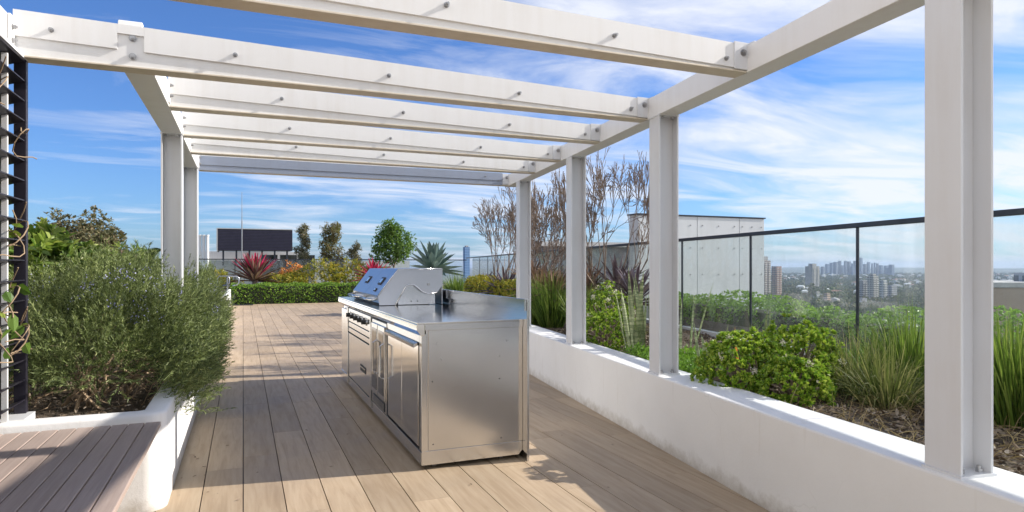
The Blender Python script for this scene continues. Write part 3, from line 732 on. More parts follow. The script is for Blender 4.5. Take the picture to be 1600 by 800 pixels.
def snake_mat():
    m, t, N, L = nt('banded_sword_leaf')
    v = coords(t, (2, 2, 22)); f = noise(t, v, 2.2, 3, .6, 1.2)
    col = ramp(t, [(.35, (.09, .13, .05)), (.5, (.22, .27, .13)), (.65, (.42, .45, .27))], f)
    p = node(t, 'ShaderNodeBsdfPrincipled', Roughness=.4); L.new(col.outputs[0], p.inputs['Base Color']); finish(t, p); return m
LM['snake'] = snake_mat()
M['bark_pale'] = pbr('pale_grey_bark', (.12, .085, .065), (.25, .19, .15), 10, .85, 0, .3, 60)

# --- rosemary
def rosemary(cx, cy, rx, ry, rz, n, label, seed, front_open=False, cz=.80):
    P, Nn = shell(n, (cx, cy, cz), (rx, ry, rz), lo=-.75, inner=.50, amp=.15, f=5)
    keep = (P[:, 2] > .40) & (P[:, 0] > -2.6)
    # on the deck side the plant may spill over the rim; towards the camera its base is bare
    if front_open:
        keep &= ~((P[:, 1] < cy-.1) & (P[:, 2] < .63+.08*rng.normal(size=len(P))) & (P[:, 0] < -.52))
    keep &= ~((P[:, 2] < .56) & (P[:, 0] < -.5))
    P, Nn = P[keep], Nn[keep]
    # sprigs trailing over the rim on the deck side
    nt_ = int(n*.22*(1 if cx > -1.2 else 0)); 
    if nt_:
        yy_ = cy+rng.uniform(-.95, 1.0, nt_)*ry; dd_ = .5+.5*np.sin(yy_*4.3+seed)*np.sin(yy_*9.1+1)
        P2 = np.column_stack([-.40+rng.uniform(-.08, .16, nt_), yy_, .56-rng.random(nt_)**1.2*.42*dd_+rng.random(nt_)*.25]); P = np.vstack([P, P2]); Nn = np.vstack([Nn, nrm(np.column_stack([np.ones(nt_), rng.normal(size=nt_)*.4, np.full(nt_, -.25)]))])
    D = nrm(Nn*.9+rng.normal(size=P.shape)*.35+np.array((0, 0, .75)))
    Ls = rng.uniform(.09, .20, len(P))
    k = 30; mb = MB()
    tpar = rng.random((len(P), k))
    Q = P[:, None]+D[:, None]*(Ls[:, None]*tpar)[..., None]
    Nd, _ = around(D, k, .35, .95); 
    leaves(mb, Q.reshape(-1, 3), Nd, rng.uniform(.020, .034, len(Nd)), rng.uniform(.0042, .0062, len(Nd)), 0, T=NEED)
    st = MB(); S = [(p-d*.06, p+d*l, .0018, .0010) for p, d, l in zip(P[::2], D[::2], Ls[::2])]
    segs(st, S, 3)
    # woody branches from the base
    S2 = []; tips = []
    for i in range(26):
        b = np.array((cx+random.uniform(-.35, .25)*rx, cy+random.uniform(-.8, .5)*ry, .42))
        d = nrm(np.array((random.uniform(-.9, 1.0), random.uniform(-1.2, .4), random.uniform(.25, 1.0))))
        grow(b, d, random.uniform(.16, .34), random.uniform(.004, .012), 2, S2, tips, .6, (2, 2), .75, .05, .38, .0015, 4)
    wb = MB(); segs(wb, S2, 5)
    fl = MB(); Nf = int(n*.10); Pf, Nf_ = shell(Nf, (cx, cy, cz), (rx*1.0, ry*1.0, rz*.95), lo=-.3, inner=.9, amp=.13, f=5)
    cs = rng.random(len(Pf)); 
    sel = (np.sin(Pf[:, 0]*9+seed)+np.sin(Pf[:, 2]*11+seed*2)+np.sin(Pf[:, 1]*7)) > .5
    Pf = np.repeat(Pf[sel], 9, 0)+rng.normal(size=(sel.sum()*9, 3))*np.array((.014, .014, .03))
    leaves(fl, Pf, rdir(len(Pf), .3), .012, .010, 0)
    parts = [('foliage', mb, LM['rosemary']), ('stem', st, LM['rosemary']), ('branch', wb, M['twig'])]
    if len(Pf): parts.append(('flower', fl, LM['rose_fl']))
    plant('rosemary_bush', label, 'bush', (cx, cy, .42), parts, 'rosemary bushes along the left planter')
rosemary(-.84, 5.15, .55, .85, .47, 4600, 'large flowering rosemary bush spilling over the corner of the white planter beside the bench', 1, True)
rosemary(-1.60, 5.0, .50, .70, .24, 2400, 'rosemary bush with bare twigs at its foot behind the louvred screen', 2, True, .64)
rosemary(-.82, 6.75, .55, .85, .47, 3400, 'rosemary bush growing at the foot of the two left pergola posts', 3)
rosemary(-.80, 8.5, .50, .95, .45, 2400, 'rosemary bush behind the left posts, its side trailing on to the deck edge', 4)
rosemary(-.78, 10.6, .48, 1.1, .4, 1700, 'farthest rosemary bush of the left planter, nearest the clipped hedge', 5)
# scattered litter and dry twigs in the planter
mb = MB(); n = 2600; P = np.column_stack([rng.uniform(-2.6, -.5, n), rng.uniform(4.03, 5.6, n), rng.uniform(.42, .47, n)]); leaves(mb, P, rdir(n), rng.uniform(.012, .035, n), rng.uniform(.006, .014, n)); 
tag(mb.build('leaf_litter', M['chips']), kind='stuff', label='brown dry leaf litter on the soil of the left planter', cat='litter')

# --- broad-leaf shrubs
def broadleaf(c, r, n, L, W, mat, label, name='broadleaf_shrub', k=5, stems=10, base=.42, T=OVAL, lo=-.3, inner=.55, cat='shrub', group=None, ang=(.3, 1.3), stemmat=None, extra=None, amp=.16, up=.35, sr=.008):
    P, Nn = shell(n, c, r, lo=lo, inner=inner, amp=amp)
    P = P[P[:, 2] > base]; Nn = Nn[:len(P)]
    Nn = nrm((P-np.array(c))/np.array(r)**1.2+np.array((0, 0, up)))
    D, Nr = around(Nn, k, *ang); mb = MB()
    Pr = np.repeat(P, k, 0)+rng.normal(size=(len(P)*k, 3))*L*.12
    leaves(mb, Pr, D, rng.uniform(.7, 1.15, len(D))*L, rng.uniform(.8, 1.1, len(D))*W, .15, N=Nr+rng.normal(size=Nr.shape)*.25, T=T)
    sm = MB(); S = []
    for i in range(stems):
        p = P[rng.integers(len(P))]; b = np.array((c[0]+random.uniform(-.25, .25)*r[0], c[1]+random.uniform(-.25, .25)*r[1], base)); m1 = (b+p)/2+rng.normal(size=3)*.04*r[0]+np.array((0, 0, .1*r[2]))
        S += [(b, m1, sr, sr*.7), (m1, p, sr*.7, sr*.35)]
    segs(sm, S, 6)
    parts = [('foliage', mb, mat), ('stem', sm, stemmat or M['bark'])]
    if extra: parts += extra
    return plant(name, label, cat, (c[0], c[1], base), parts, group)
c = at(88, 4.55); broadleaf((c.x, c.y, 1.12), (.40, .36, .42), 330, .10, .045, LM['broad'], 'bright broad-leaved shrub in the left planter next to the louvred screen', stems=18)
c = at(42, 4.35); broadleaf((c.x, c.y, 1.10), (.20, .3, .45), 110, .11, .05, LM['broad'], 'broad-leaved shrub half hidden behind the louvred screen edge', stems=8)
c = at(95, 8.2); broadleaf((c.x, c.y, 1.42), (.33, .5, .50), 1500, .05, .024, LM['olive'], 'wispy grey-brown shrub rising highest behind the broad-leaved shrub', k=5, stems=26, inner=.2, amp=.17)
c = at(152, 8.2); broadleaf((c.x, c.y, 1.42), (.32, .5, .47), 1400, .05, .024, LM['olive'], 'wispy olive-grey shrub right of its taller twin, left of the cycad', k=5, stems=26, inner=.2, amp=.17)
c = at(200, 6.6); broadleaf((c.x, c.y, 1.25), (.22, .3, .32), 50, .11, .02, LM['broad'], 'thin upright shoots with narrow green leaves above the rosemary', k=5, stems=12, T=KITE, inner=.3, amp=.3)
def fronds(c, n, L, label, mat, base=.42, trunk=.5):
    mb = MB(); st = MB(); S = []
    for i in range(n):
        a_ = 2*math.pi*i/n+random.uniform(-.2, .2); el = random.uniform(.5, 1.2); d = np.array((math.cos(a_)*math.cos(el), math.sin(a_)*math.cos(el), math.sin(el)))
        l = L*random.uniform(.85, 1.1); pts = [np.array(c)+d*l*t_-Z3*.45*l*t_*t_ for t_ in np.linspace(0, 1, 12)]
        for j in range(11):
            S.append((pts[j], pts[j+1], .005, .004)); dd = nrm(pts[j+1]-pts[j]); side = nrm(np.cross(dd, Z3)); 
            if j < 1: continue
            for s_ in (-1, 1):
                q = np.array([pts[j]+(pts[j+1]-pts[j])*u for u in (0, .35, .7)]); leaves(mb, q, np.tile(side*s_+dd*.7+Z3*.3, (3, 1)), .11*math.sin(math.pi*(j+1)/13)**.5+.01, .012, .1, N=np.tile(np.cross(side*s_, dd), (3, 1)))
    segs(st, S, 4); tk = MB(); tk.tube([(c[0], c[1], base), (c[0], c[1], c[2])], [.09, .07], 10)
    return plant('cycad', label, 'palm', (c[0], c[1], base), [('foliage', mb, mat), ('stalk', st, mat), ('trunk', tk, M['bark'])])
c = at(222, 7.4); fronds((c.x, c.y, 1.22), 26, .62, 'dark green cycad with arching fronds just left of the left pergola posts', LM['cycad'])

# --- blades
def tuft(px, d, r, L, n, mat, label, w_=.006, bend=.45, spread=.5, base=.44, name='grass_tuft', cat='grass clump', group=None, pos=None):
    c = at(px, d) if pos is None else Vector(pos); mb = MB()
    a_ = rng.uniform(0, 2*math.pi, n); q = rng.random(n)**.5
    R = np.column_stack([np.cos(a_), np.sin(a_), np.zeros(n)])
    P = np.array((c.x, c.y, base))+R*(q*r*.35)[:, None]
    D = nrm(R*(q*spread*rng.uniform(.5, 1.2, n))[:, None]+rng.normal(size=(n, 3))*.10+Z3)
    leaves(mb, P, D, rng.uniform(.65, 1.12, n)*L, rng.uniform(.7, 1.2, n)*w_, bend*q*rng.uniform(.4, 1.4, n), T=BLADE)
    o = mb.build(name, mat, loc=(c.x, c.y, base)); return tag(o, label, cat, group)
def rosette(px, d, zc, L, W, n, mat, label, name, cat='plant', el=(.15, 1.4), bend=.25, base=.44, T=THICK, pos=None, trunkr=.05, group=None, inner=None):
    c = at(px, d) if pos is None else Vector(pos)
    mb = MB(); i = np.arange(n); a_ = i*2.39996; e = el[0]+(el[1]-el[0])*(i/n)+rng.normal(size=n)*.08
    D = np.column_stack([np.cos(a_)*np.cos(e), np.sin(a_)*np.cos(e), np.sin(e)]); U = np.column_stack([-np.cos(a_)*np.sin(e), -np.sin(a_)*np.sin(e), np.cos(e)])
    P = np.array((c.x, c.y, zc))+D*.04
    leaves(mb, P, D, L*rng.uniform(.8, 1.1, n), W*rng.uniform(.85, 1.1, n), bend*rng.uniform(.4, 1.4, n), N=U, T=T)
    tk = MB(); tk.tube([(c.x, c.y, base), (c.x+.01, c.y, (zc+base)/2), (c.x, c.y, zc+.03)], [trunkr*1.2, trunkr, trunkr], 9)
    parts = [('foliage', mb, mat), ('stalk', tk, M['bark'])]
    if inner:
        m2 = MB(); k = n//2; leaves(m2, P[-k:]+D[-k:]*.02, D[-k:], L*.95, W*.9, bend*.3, N=U[-k:], T=T); parts.append(('inner_leaves', m2, inner))
    return plant(name, label, cat, (c.x, c.y, base), parts, group)

tuft(862, 9.1, .45, .82, 900, LM['grass'], 'tall bright green grass clump between the far and third right-hand posts', .009, .35, .38)
tuft(838, 9.6, .45, .80, 600, LM['grass'], 'bright grass clump directly left of the third right-hand post, behind the front clump', .009, .35, .38)
tuft(915, 8.4, .40, .72, 500, LM['grass'], 'bright green grass clump right of the third post, behind the jade bush', .009, .4, .45)
tuft(950, 8.6, .45, .72, 600, LM['grass'], 'bright green spreading grass clump at the foot of the larger bare tree', .009, .45, .5)
tuft(713, 14.2, .5, .62, 500, LM['grass'], 'small rounded bright grass clump right of the grill hood', .012, .5, .6, base=.6)
tuft(1340, 4.35, .5, .56, 620, LM['dgrass'], 'arching yellow-green grass clump between the jade bush and the nearest post', .006, .9, .75)
tuft(1385, 4.0, .4, .52, 480, LM['dgrass'], 'arching olive grass clump leaning toward the nearest post', .006, .8, .7)
tuft(1420, 4.6, .5, .66, 700, LM['grass'], 'dense green grass clump just left of the nearest post', .007, .5, .5)
tuft(1595, 3.55, .6, .66, 1300, LM['grass'], 'tall dense green grass clump at the right picture edge', .008, .30, .38)
tuft(1560, 3.9, .4, .62, 500, LM['dgrass'], 'olive grass clump immediately right of the nearest post', .007, .4, .45)
tuft(985, 7.4, .3, .30, 120, LM['dgrass'], 'low olive grass clump among the striped sword plants', .007, .6, .7)
# golden hedge on the right
def hedge(x0, x1, y0, y1, z0, z1, dens, L, W, mat, label, name='clipped_hedge', rot=None, k=3, T=OVAL, amp=.03, group=None, cat='hedge', fr=None):
    """box-shaped hedge; fr maps (u,v,z)->world when it runs obliquely"""
    mb = MB(); parts_ = []
    def face(n, f): 
        a_, b_ = rng.random(n), rng.random(n); return f(a_, b_)
    lx, ly, lz = x1-x0, y1-y0, z1-z0
    specs = [(lx*ly, lambda a_, b_: np.column_stack([x0+lx*a_, y0+ly*b_, np.full_like(a_, z1)]), (0, 0, 1)),
             (lx*lz, lambda a_, b_: np.column_stack([x0+lx*a_, np.full_like(a_, y0), z0+lz*b_]), (0, -1, .2)),
             (lx*lz, lambda a_, b_: np.column_stack([x0+lx*a_, np.full_like(a_, y1), z0+lz*b_]), (0, 1, .2)),
             (ly*lz, lambda a_, b_: np.column_stack([np.full_like(a_, x0), y0+ly*a_, z0+lz*b_]), (-1, 0, .2)),
             (ly*lz, lambda a_, b_: np.column_stack([np.full_like(a_, x1), y0+ly*a_, z0+lz*b_]), (1, 0, .2))]
    Ps, Ns = [], []
    for A, f, nn in specs:
        n = int(A*dens)
        if n < 1: continue
        p = f(rng.random(n), rng.random(n)); nn = nrm(np.array(nn, float))
        bump = amp*(np.sin(p[:, 0]*6.1+p[:, 2]*5)+np.sin(p[:, 1]*7.3+p[:, 0]*3)+np.sin(p[:, 2]*9+p[:, 1]*2))
        p += nn*(bump-rng.random(n)**2*L*2.2)[:, None]; Ps.append(p); Ns.append(np.tile(nn, (n, 1)))
    P = np.vstack(Ps); Nn = np.vstack(Ns)
    D, Nr = around(nrm(Nn+Z3*.35), k, .2, 1.3); P = np.repeat(P, k, 0)
    if fr is not None: P = fr(P)
    leaves(mb, P, D, rng.uniform(.7, 1.2, len(D))*L, rng.uniform(.8, 1.1, len(D))*W, .15, T=T, N=Nr+rng.normal(size=Nr.shape)*.3)
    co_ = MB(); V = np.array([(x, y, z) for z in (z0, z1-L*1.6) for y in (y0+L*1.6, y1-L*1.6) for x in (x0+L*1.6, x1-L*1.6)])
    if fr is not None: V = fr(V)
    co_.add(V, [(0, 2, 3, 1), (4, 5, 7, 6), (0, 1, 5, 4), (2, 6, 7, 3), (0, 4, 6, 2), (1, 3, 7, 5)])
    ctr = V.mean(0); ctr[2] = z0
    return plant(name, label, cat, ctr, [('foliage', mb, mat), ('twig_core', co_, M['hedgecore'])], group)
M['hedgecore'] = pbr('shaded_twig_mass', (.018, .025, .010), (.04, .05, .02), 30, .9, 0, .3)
hedge(-.35, 5.2, 23.7, 24.6, 0, .66, 420, .055, .034, LM['hedge'], 'long clipped green hedge closing the far end of the deck')
def wfr(P): 
    tt = (P[:, 1]-WB[1])/WU[1]; q = WB+WU*tt[:, None]+WN*P[:, :1]; return np.column_stack([q, P[:, 2]])
hedge(.38, .95, 9.3, 13.2, .44, 1.02, 700, .045, .028, LM['croton'], 'low golden-leaved hedge behind the barbecue back panel', 'golden_hedge', fr=wfr)
hedge(1.0, 1.5, 13.0, 15.5, .44, .95, 300, .05, .03, LM['hedge'], 'short green hedge section beyond the golden hedge on the right', fr=wfr)
def ffr(P): 
    q = np.column_stack([fenceX(P[:, 1]), P[:, 1]])+P[:, :1]*FN[:2]; return np.column_stack([q, P[:, 2]])
hedge(.44, .92, 3.0, 9.2, .45, .80, 900, .038, .026, LM['cover'], 'bushy bright green hedge growing in the trough outside the glass', 'trough_hedge', fr=ffr, amp=.06)
# far croton beds
c = at(540, 26.0)
for i, (px, d, r_, top, mt, lb) in enumerate(((330, 24.6, .9, 1.05, 'croton', 'yellow-green mounded shrub left of the nearer crimson bromeliad, behind the handrails'), (500, 25.0, 1.25, 1.30, 'croton', 'wide golden mounded shrub behind the clipped hedge, in the middle of the bed'), (548, 25.6, 1.1, 1.42, 'croton', 'tallest golden mound, just left of the second crimson bromeliad'), (448, 24.8, .7, 1.0, 'croton', 'small golden mound right of the larger crimson bromeliad'), (590, 26.0, .9, 1.2, 'croton', 'golden mound directly behind the grill hood'))):
    q = at(px, d); z0 = .45
    broadleaf((q.x, q.y, z0), (r_, .6, top-z0), 420, .16, .034, LM[mt], lb, 'golden_shrub', k=6, stems=8, base=z0, T=KITE, lo=.0, inner=.75, ang=(.1, 1.1), up=.2)
q = at(456, 25.3); broadleaf((q.x, q.y, .95), (.42, .4, .50), 70, .13, .045, LM['orange'], 'small orange-leaved shrub among the golden shrubs below the dark louvred box', 'orange_shrub', k=5, stems=6, base=.45, T=KITE)
rosette(398, 24.3, .70, 1.22, .12, 60, LM['brown'], 'large crimson-centred bromeliad with bronze outer leaves at the far left end of the deck', 'bromeliad', el=(.12, 1.45), inner=LM['red'], trunkr=.10, bend=.2)
rosette(585, 24.6, .75, .95, .10, 46, LM['red'], 'crimson spiky bromeliad just above the grill hood', 'bromeliad', el=(.2, 1.45), trunkr=.10, bend=.15)
rosette(677, 17.8, 1.15, .86, .20, 46, LM['agave'], 'big blue-grey agave with broad pointed leaves rising behind the grill hood', 'agave', el=(-.1, 1.45), trunkr=.12, bend=.08)
q = at(430, 24.6)
# purple and brown strap plants on the right
for px, d, zc, L_, n_, mt, lb in ((790, 11.3, .80, .62, 36, 'purple', 'dark purple bromeliad left of the farthest right-hand post'), (992, 8.2, .82, .62, 40, 'purple', 'largest dark purple bromeliad, with silvery leaves, left of the second post'), (965, 9.3, .95, .60, 36, 'purple', 'dark purple bromeliad behind the larger one at the foot of the bare tree'), (845, 10.0, .85, .62, 44, 'brown', 'brown strappy bromeliad between the two farthest posts'), (868, 9.3, .80, .60, 44, 'brown', 'brown strappy bromeliad immediately left of the third post'), (915, 9.3, .85, .55, 40, 'brown', 'brown bromeliad with dry leaves right of the third post'), (830, 11.2, .95, .6, 36, 'brown', 'brown strappy bromeliad right of the farthest post'), (760, 13.3, .8, .5, 30, 'purple', 'small dark bromeliad beneath the left bare tree')):
    rosette(px, d, zc, L_, .055, n_, LM[mt], lb, 'bromeliad', el=(.05, 1.4), trunkr=.04, bend=.25)

# bare trees
def bare_tree(px, d, label, h, n0=5, seed=1, spread=.42, R=.6):
    random.seed(seed); c = at(px, d); S = []; tips = []
    for i in range(n0):
        a_ = 2*math.pi*i/n0+random.random(); dd = nrm(np.array((math.cos(a_)*.38, math.sin(a_)*.38, 1.0)))
        grow((c.x+.03*math.cos(a_), c.y+.03*math.sin(a_), .46), dd, h*.24, .020, 8, S, tips, spread, (2, 2), .80, .05, .15, .0034, 2)
    zmax = np.percentile([s[1][2] for s in S], 99.3); k = (h)/(zmax-.46)
    kr = R/np.percentile([math.hypot(s[1][0]-c.x, s[1][1]-c.y) for s in S], 93); kr = min(max(kr, .66*k), 1.25*k)
    def sc(p):
        dx, dy = (p[0]-c.x)*kr, (p[1]-c.y)*kr; q = math.hypot(dx, dy); f = 1 if q < R*.85 else (R*.85+(q-R*.85)*.3)/q
        return np.array((c.x+dx*f, c.y+dy*f, .46+(p[2]-.46)*k))
    S = [(sc(a), sc(b), r0, r1) for a, b, r0, r1 in S]; tips = [(sc(p), dd) for p, dd in tips]
    big = [s for s in S if s[2] > .012]; sm = [s for s in S if s[2] <= .012]
    tb = MB(); segs(tb, big, 8); cb = MB(); segs(cb, sm, 4)
    lf = MB(); P = np.array([p for p, _ in tips]); D = np.array([dd for _, dd in tips]); kk = rng.random(len(P)) < .5; P = P[kk]; D = D[kk]+rng.normal(size=P.shape)*.6
    leaves(lf, P, D, rng.uniform(.014, .026, len(P)), .010)
    return plant('bare_tree', label, 'tree', (c.x, c.y, .46), [('trunk', tb, M['bark_pale']), ('crown', cb, M['bark_pale']), ('dry_leaves', lf, LM['dry'])])
bare_tree(948, 9.2, 'largest leafless tree with fine ascending twigs, between the second and third posts', 2.42, 7, 11, .33, R=.66)
bare_tree(785, 13.0, 'leafless twiggy tree left of the farthest right-hand post', 2.40, 7, 12, .33, R=.75)
bare_tree(815, 12.0, 'leafless twiggy tree hidden partly behind the farthest post', 2.30, 5, 14, .34, R=.65)
bare_tree(862, 10.6, 'leafless twiggy tree just left of the third right-hand post', 2.0, 5, 15, .34, R=.5)
random.seed(70)
# jade bushes
def flower_heads(pts, r=.03, n=26):
    mb = MB()
    for p in pts:
        P = np.array(p)+rdir(n, .4)*r*rng.uniform(.4, 1, (n, 1)); leaves(mb, P, rdir(n, .8), .014, .012, 0)
    return mb
def jade(px, d, rx, ry, rz, n, label, L=.036, nf=5, base=.45, fl=True, lift=.0):
    c = at(px, d); cen = (c.x, c.y, base+rz*.30+lift)
    P, Nn = shell(n, cen, (rx, ry, rz), lo=-.35, inner=.84, amp=.09, f=6.5)
    ex = []
    if fl:
        Pf, _ = shell(nf, cen, (rx*1.04, ry*1.04, rz*1.06), lo=.1, inner=.97, amp=.02); ex = [('flower', flower_heads(Pf), LM['whitefl'])]
    k = 13; D, Nr = around(Nn, k, .2, 1.2); mb = MB(); Pr = np.repeat(P, k, 0)
    keep = Pr[:, 2] > base
    leaves(mb, Pr[keep], D[keep], rng.uniform(.7, 1.1, keep.sum())*L, rng.uniform(.8, 1.1, keep.sum())*L*.52, 0, N=(Nr+rng.normal(size=Nr.shape)*.2)[keep], T=OVAL)
    sm = MB(); S = []
    for p in P[::9]*np.array((1, 1, .93)):
        b = np.array((c.x+random.uniform(-.3, .3)*rx, c.y+random.uniform(-.3, .3)*ry, base)); S += [(b, (b+p)/2+Z3*.03, .011, .008), ((b+p)/2+Z3*.03, p, .008, .004)]
    segs(sm, S, 6)
    return plant('jade_bush', label, 'shrub', (c.x, c.y, base), [('foliage', mb, LM['crass']), ('stem', sm, M['bark'])]+ex)
jade(1165, 4.45, .30, .30, .30, 620, 'round bright green jade bush with white flower heads, the left lobe beside the second post', nf=6)
jade(1245, 4.55, .26, .30, .34, 560, 'taller bright green jade bush topped with yellowish leaves, right of the left lobe', nf=3)
jade(1240, 4.08, .22, .22, .20, 380, 'low jade bush in front of the taller ones beside the low wall', nf=2)
jade(950, 6.85, .27, .32, .28, 560, 'rounded bright green bush low behind the wall between the third and second posts', L=.030, fl=False)
jade(950, 7.3, .30, .34, .46, 560, 'taller bush with creamy flower heads behind the rounded one, between the third and second posts', L=.030, nf=14)
# groundcover
def cover(pts, label, n=1500, r=.35):
    mb = MB()
    for px, d in pts:
        c = at(px, d); P = np.column_stack([c.x+rng.normal(size=n)*r*.5, c.y+rng.normal(size=n)*r*.5, np.zeros(n)]); P = P[(P[:, 0] > np.array([wp(y, .31)[0] for y in P[:, 1]]))]; m_n = len(P); rr = np.hypot(P[:, 0]-c.x, P[:, 1]-c.y); P[:, 2] = .44+rng.random(m_n)*.16*np.clip(1-rr/(r*1.3), 0, 1)+.01
        leaves(mb, P, rdir(m_n, .8), rng.uniform(.02, .04, m_n), rng.uniform(.012, .02, m_n), T=OVAL)
    tag(mb.build('ground_cover', LM['cover']), label, 'ground cover', kind='stuff')
cover([(1085, 5.0), (1075, 5.6), (1110, 5.5), (1150, 5.9), (1065, 4.7), (1000, 5.8), (1040, 5.4), (1200, 5.2), (1390, 5.2), (1340, 5.6)], 'low bright green ground cover between the snake plants and the jade bushes')
# sword plants
def sword(px, d, n, L, label, W=.05, yellow=False):
    c = at(px, d); P = []; D = []
    for i in range(n):
        P.append((c.x+random.uniform(-.10, .10), c.y+random.uniform(-.12, .12), .45)); D.append((random.uniform(-.22, .22), random.uniform(-.22, .22), 1))
    mb = MB(); leaves(mb, P, np.array(D), rng.uniform(.6, 1.05, n)*L, rng.uniform(.75, 1.05, n)*W, rng.uniform(-.03, .06, n), T=THICK)
    o = mb.build('sword_plant', LM['orange'] if yellow else LM['snake'], loc=(c.x, c.y, .45)); tag(o, label, 'sword plant')
sword(994, 6.1, 13, .80, 'tall cluster of banded grey-green sword leaves just left of the second post')
sword(1005, 6.2, 8, .62, 'smaller cluster of banded sword leaves behind the tall cluster at the second post')
sword(1068, 5.9, 7, .70, 'tall banded sword leaves just right of the second post', .045)
sword(1120, 5.0, 6, .42, 'short banded sword leaves left of the jade bush', .045)
sword(1131, 5.25, 2, .40, 'two short orange-yellow sword leaves beside the jade bush', .035, True)
sword(1180, 6.3, 5, .5, 'pale sword leaves behind the jade bush near the trough', .04)
# mulch chips and pebbles
mb = MB(); n = 16000; Y = rng.uniform(1.2, 8.0, n)**1.0; o_ = rng.random(n); xa = np.array([wp(y, .30)[0] for y in Y]); X = xa+(fenceX(Y)-.06-xa)*o_
P = np.column_stack([X, Y, .43+.03*np.sin(X*5+Y*3)*np.sin(Y*4.1)+rng.uniform(.012, .028, n)]); D = rdir(n); D[:, 2] *= .3
leaves(mb, P, D, rng.uniform(.015, .05, n), rng.uniform(.010, .022, n), T=OVAL)
tag(mb.build('mulch', M['chips']), 'brown and grey mulch chips covering the right garden bed', 'mulch', kind='stuff')
mb = MB(); n = 3400; Y = rng.uniform(1.8, 5.2, n); xa = np.array([wp(y, .32)[0] for y in Y]); X = xa+(fenceX(Y)-.1-xa)*rng.random(n); P = np.column_stack([X, Y, np.full(n, .455)]); D = rdir(n, .15)
leaves(mb, P, D, rng.uniform(.10, .28, n), .004, .4, T=BLADE); tag(mb.build('dry_grass', leafmat('straw', [(.25, .18, .09), (.45, .36, .2)], .2, .7)), 'straw-coloured dry grass lying on the right garden bed', 'dry grass', kind='stuff')

mb = MB(); n = 260; X = np.where(rng.random(n) < .5, -.36+np.abs(rng.normal(size=n))*.10, rng.uniform(-.3, 2.5, n)); Y = rng.uniform(2.5, 20, n); mk = X < np.array([wp(y)[0] for y in Y])-.03; P = np.column_stack([X, Y, np.full(n, .004)])[mk]; D = rdir(len(P)); D[:, 2] = .08
leaves(mb, P, D, rng.uniform(.012, .035, len(P)), rng.uniform(.006, .014, len(P)), N=np.tile(Z3, (len(P), 1))+rng.normal(size=(len(P), 3))*.2, T=OVAL)
tag(mb.build('fallen_leaves', M['chips']), 'few tiny dry fallen leaves scattered over the deck boards', 'leaves', kind='stuff')
# small far trees
def small_tree(px, d, zt, rw, label, mat, zb=.45, tall=1.0, n=420, trunk=.5, L=.10):
    c = at(px, d); hh = zt-zb; cz = zb+hh*(1-(1-trunk)/2); S = []; tips = []
    grow((c.x, c.y, zb), (0, 0, 1), hh*.30, .05, 4, S, tips, .45, (2, 3), .72, .15, .12, .008, 2)
    tb = MB(); segs(tb, [s for s in S if s[2] > .016 and math.hypot(s[1][0]-c.x, s[1][1]-c.y) < rw*.6], 6)
    mb = MB(); k = 13
    for i in range(k):
        u = -1+2*i/(k-1); cc = (c.x+random.uniform(-.6, .6)*rw*(1-.4*max(u, 0)), c.y+random.uniform(-.5, .5)*rw, cz+u*hh*(1-trunk)*.42); s_ = rw*random.uniform(.34, .50)*(1-.25*max(u, 0))
        P, Nn = shell(2*n//k, cc, (s_, s_, s_*1.15), lo=-.9, inner=.25, amp=.35); D, Nr = around(Nn, 6, .2, 1.5); leaves(mb, np.repeat(P, 6, 0)+rng.normal(size=(len(P)*6, 3))*.03, D, rng.uniform(.6, 1.2, len(D))*L, L*.45, .2)
    return plant('small_tree', label, 'tree', (c.x, c.y, zb), [('crown', mb, mat), ('trunk', tb, M['bark'])])
small_tree(472, 27.5, 3.05, .42, 'slim grey-green young tree at the right end of the dark louvred box', LM['olive'], n=520, trunk=.25, L=.07)
small_tree(520, 27.5, 3.1, .60, 'conical bronze-green young tree, second from the louvred box', LM['treebrown'], n=620, trunk=.25, L=.08)
small_tree(553, 28.0, 2.25, .40, 'lowest young tree, tucked right of the conical bronze-green one', LM['olive'], n=300, trunk=.3, L=.07)
small_tree(615, 26.5, 2.95, .92, 'round-headed fresh green tree with a visible thin trunk left of the agave', LM['tree'], n=620, trunk=.45, L=.11)
# rear bed soil
mb = MB(); V = [(x, y, .44) for y in (24.0, 27.6) for x in (-5, 9)]; mb.add(V, [(0, 1, 3, 2)]); struct(mb, 'soil', M['soil'])
mb = MB(); mb.box(-5, 9, 23.95, 24.0, -.02, .44); mb.box(-5, 9, 27.6, 27.7, -.5, .46); tag(mb.build('rear_planter_wall', M['render'], loc=(1, 24, 0)), 'low rendered wall retaining the far flower bed behind the clipped hedge', 'wall')
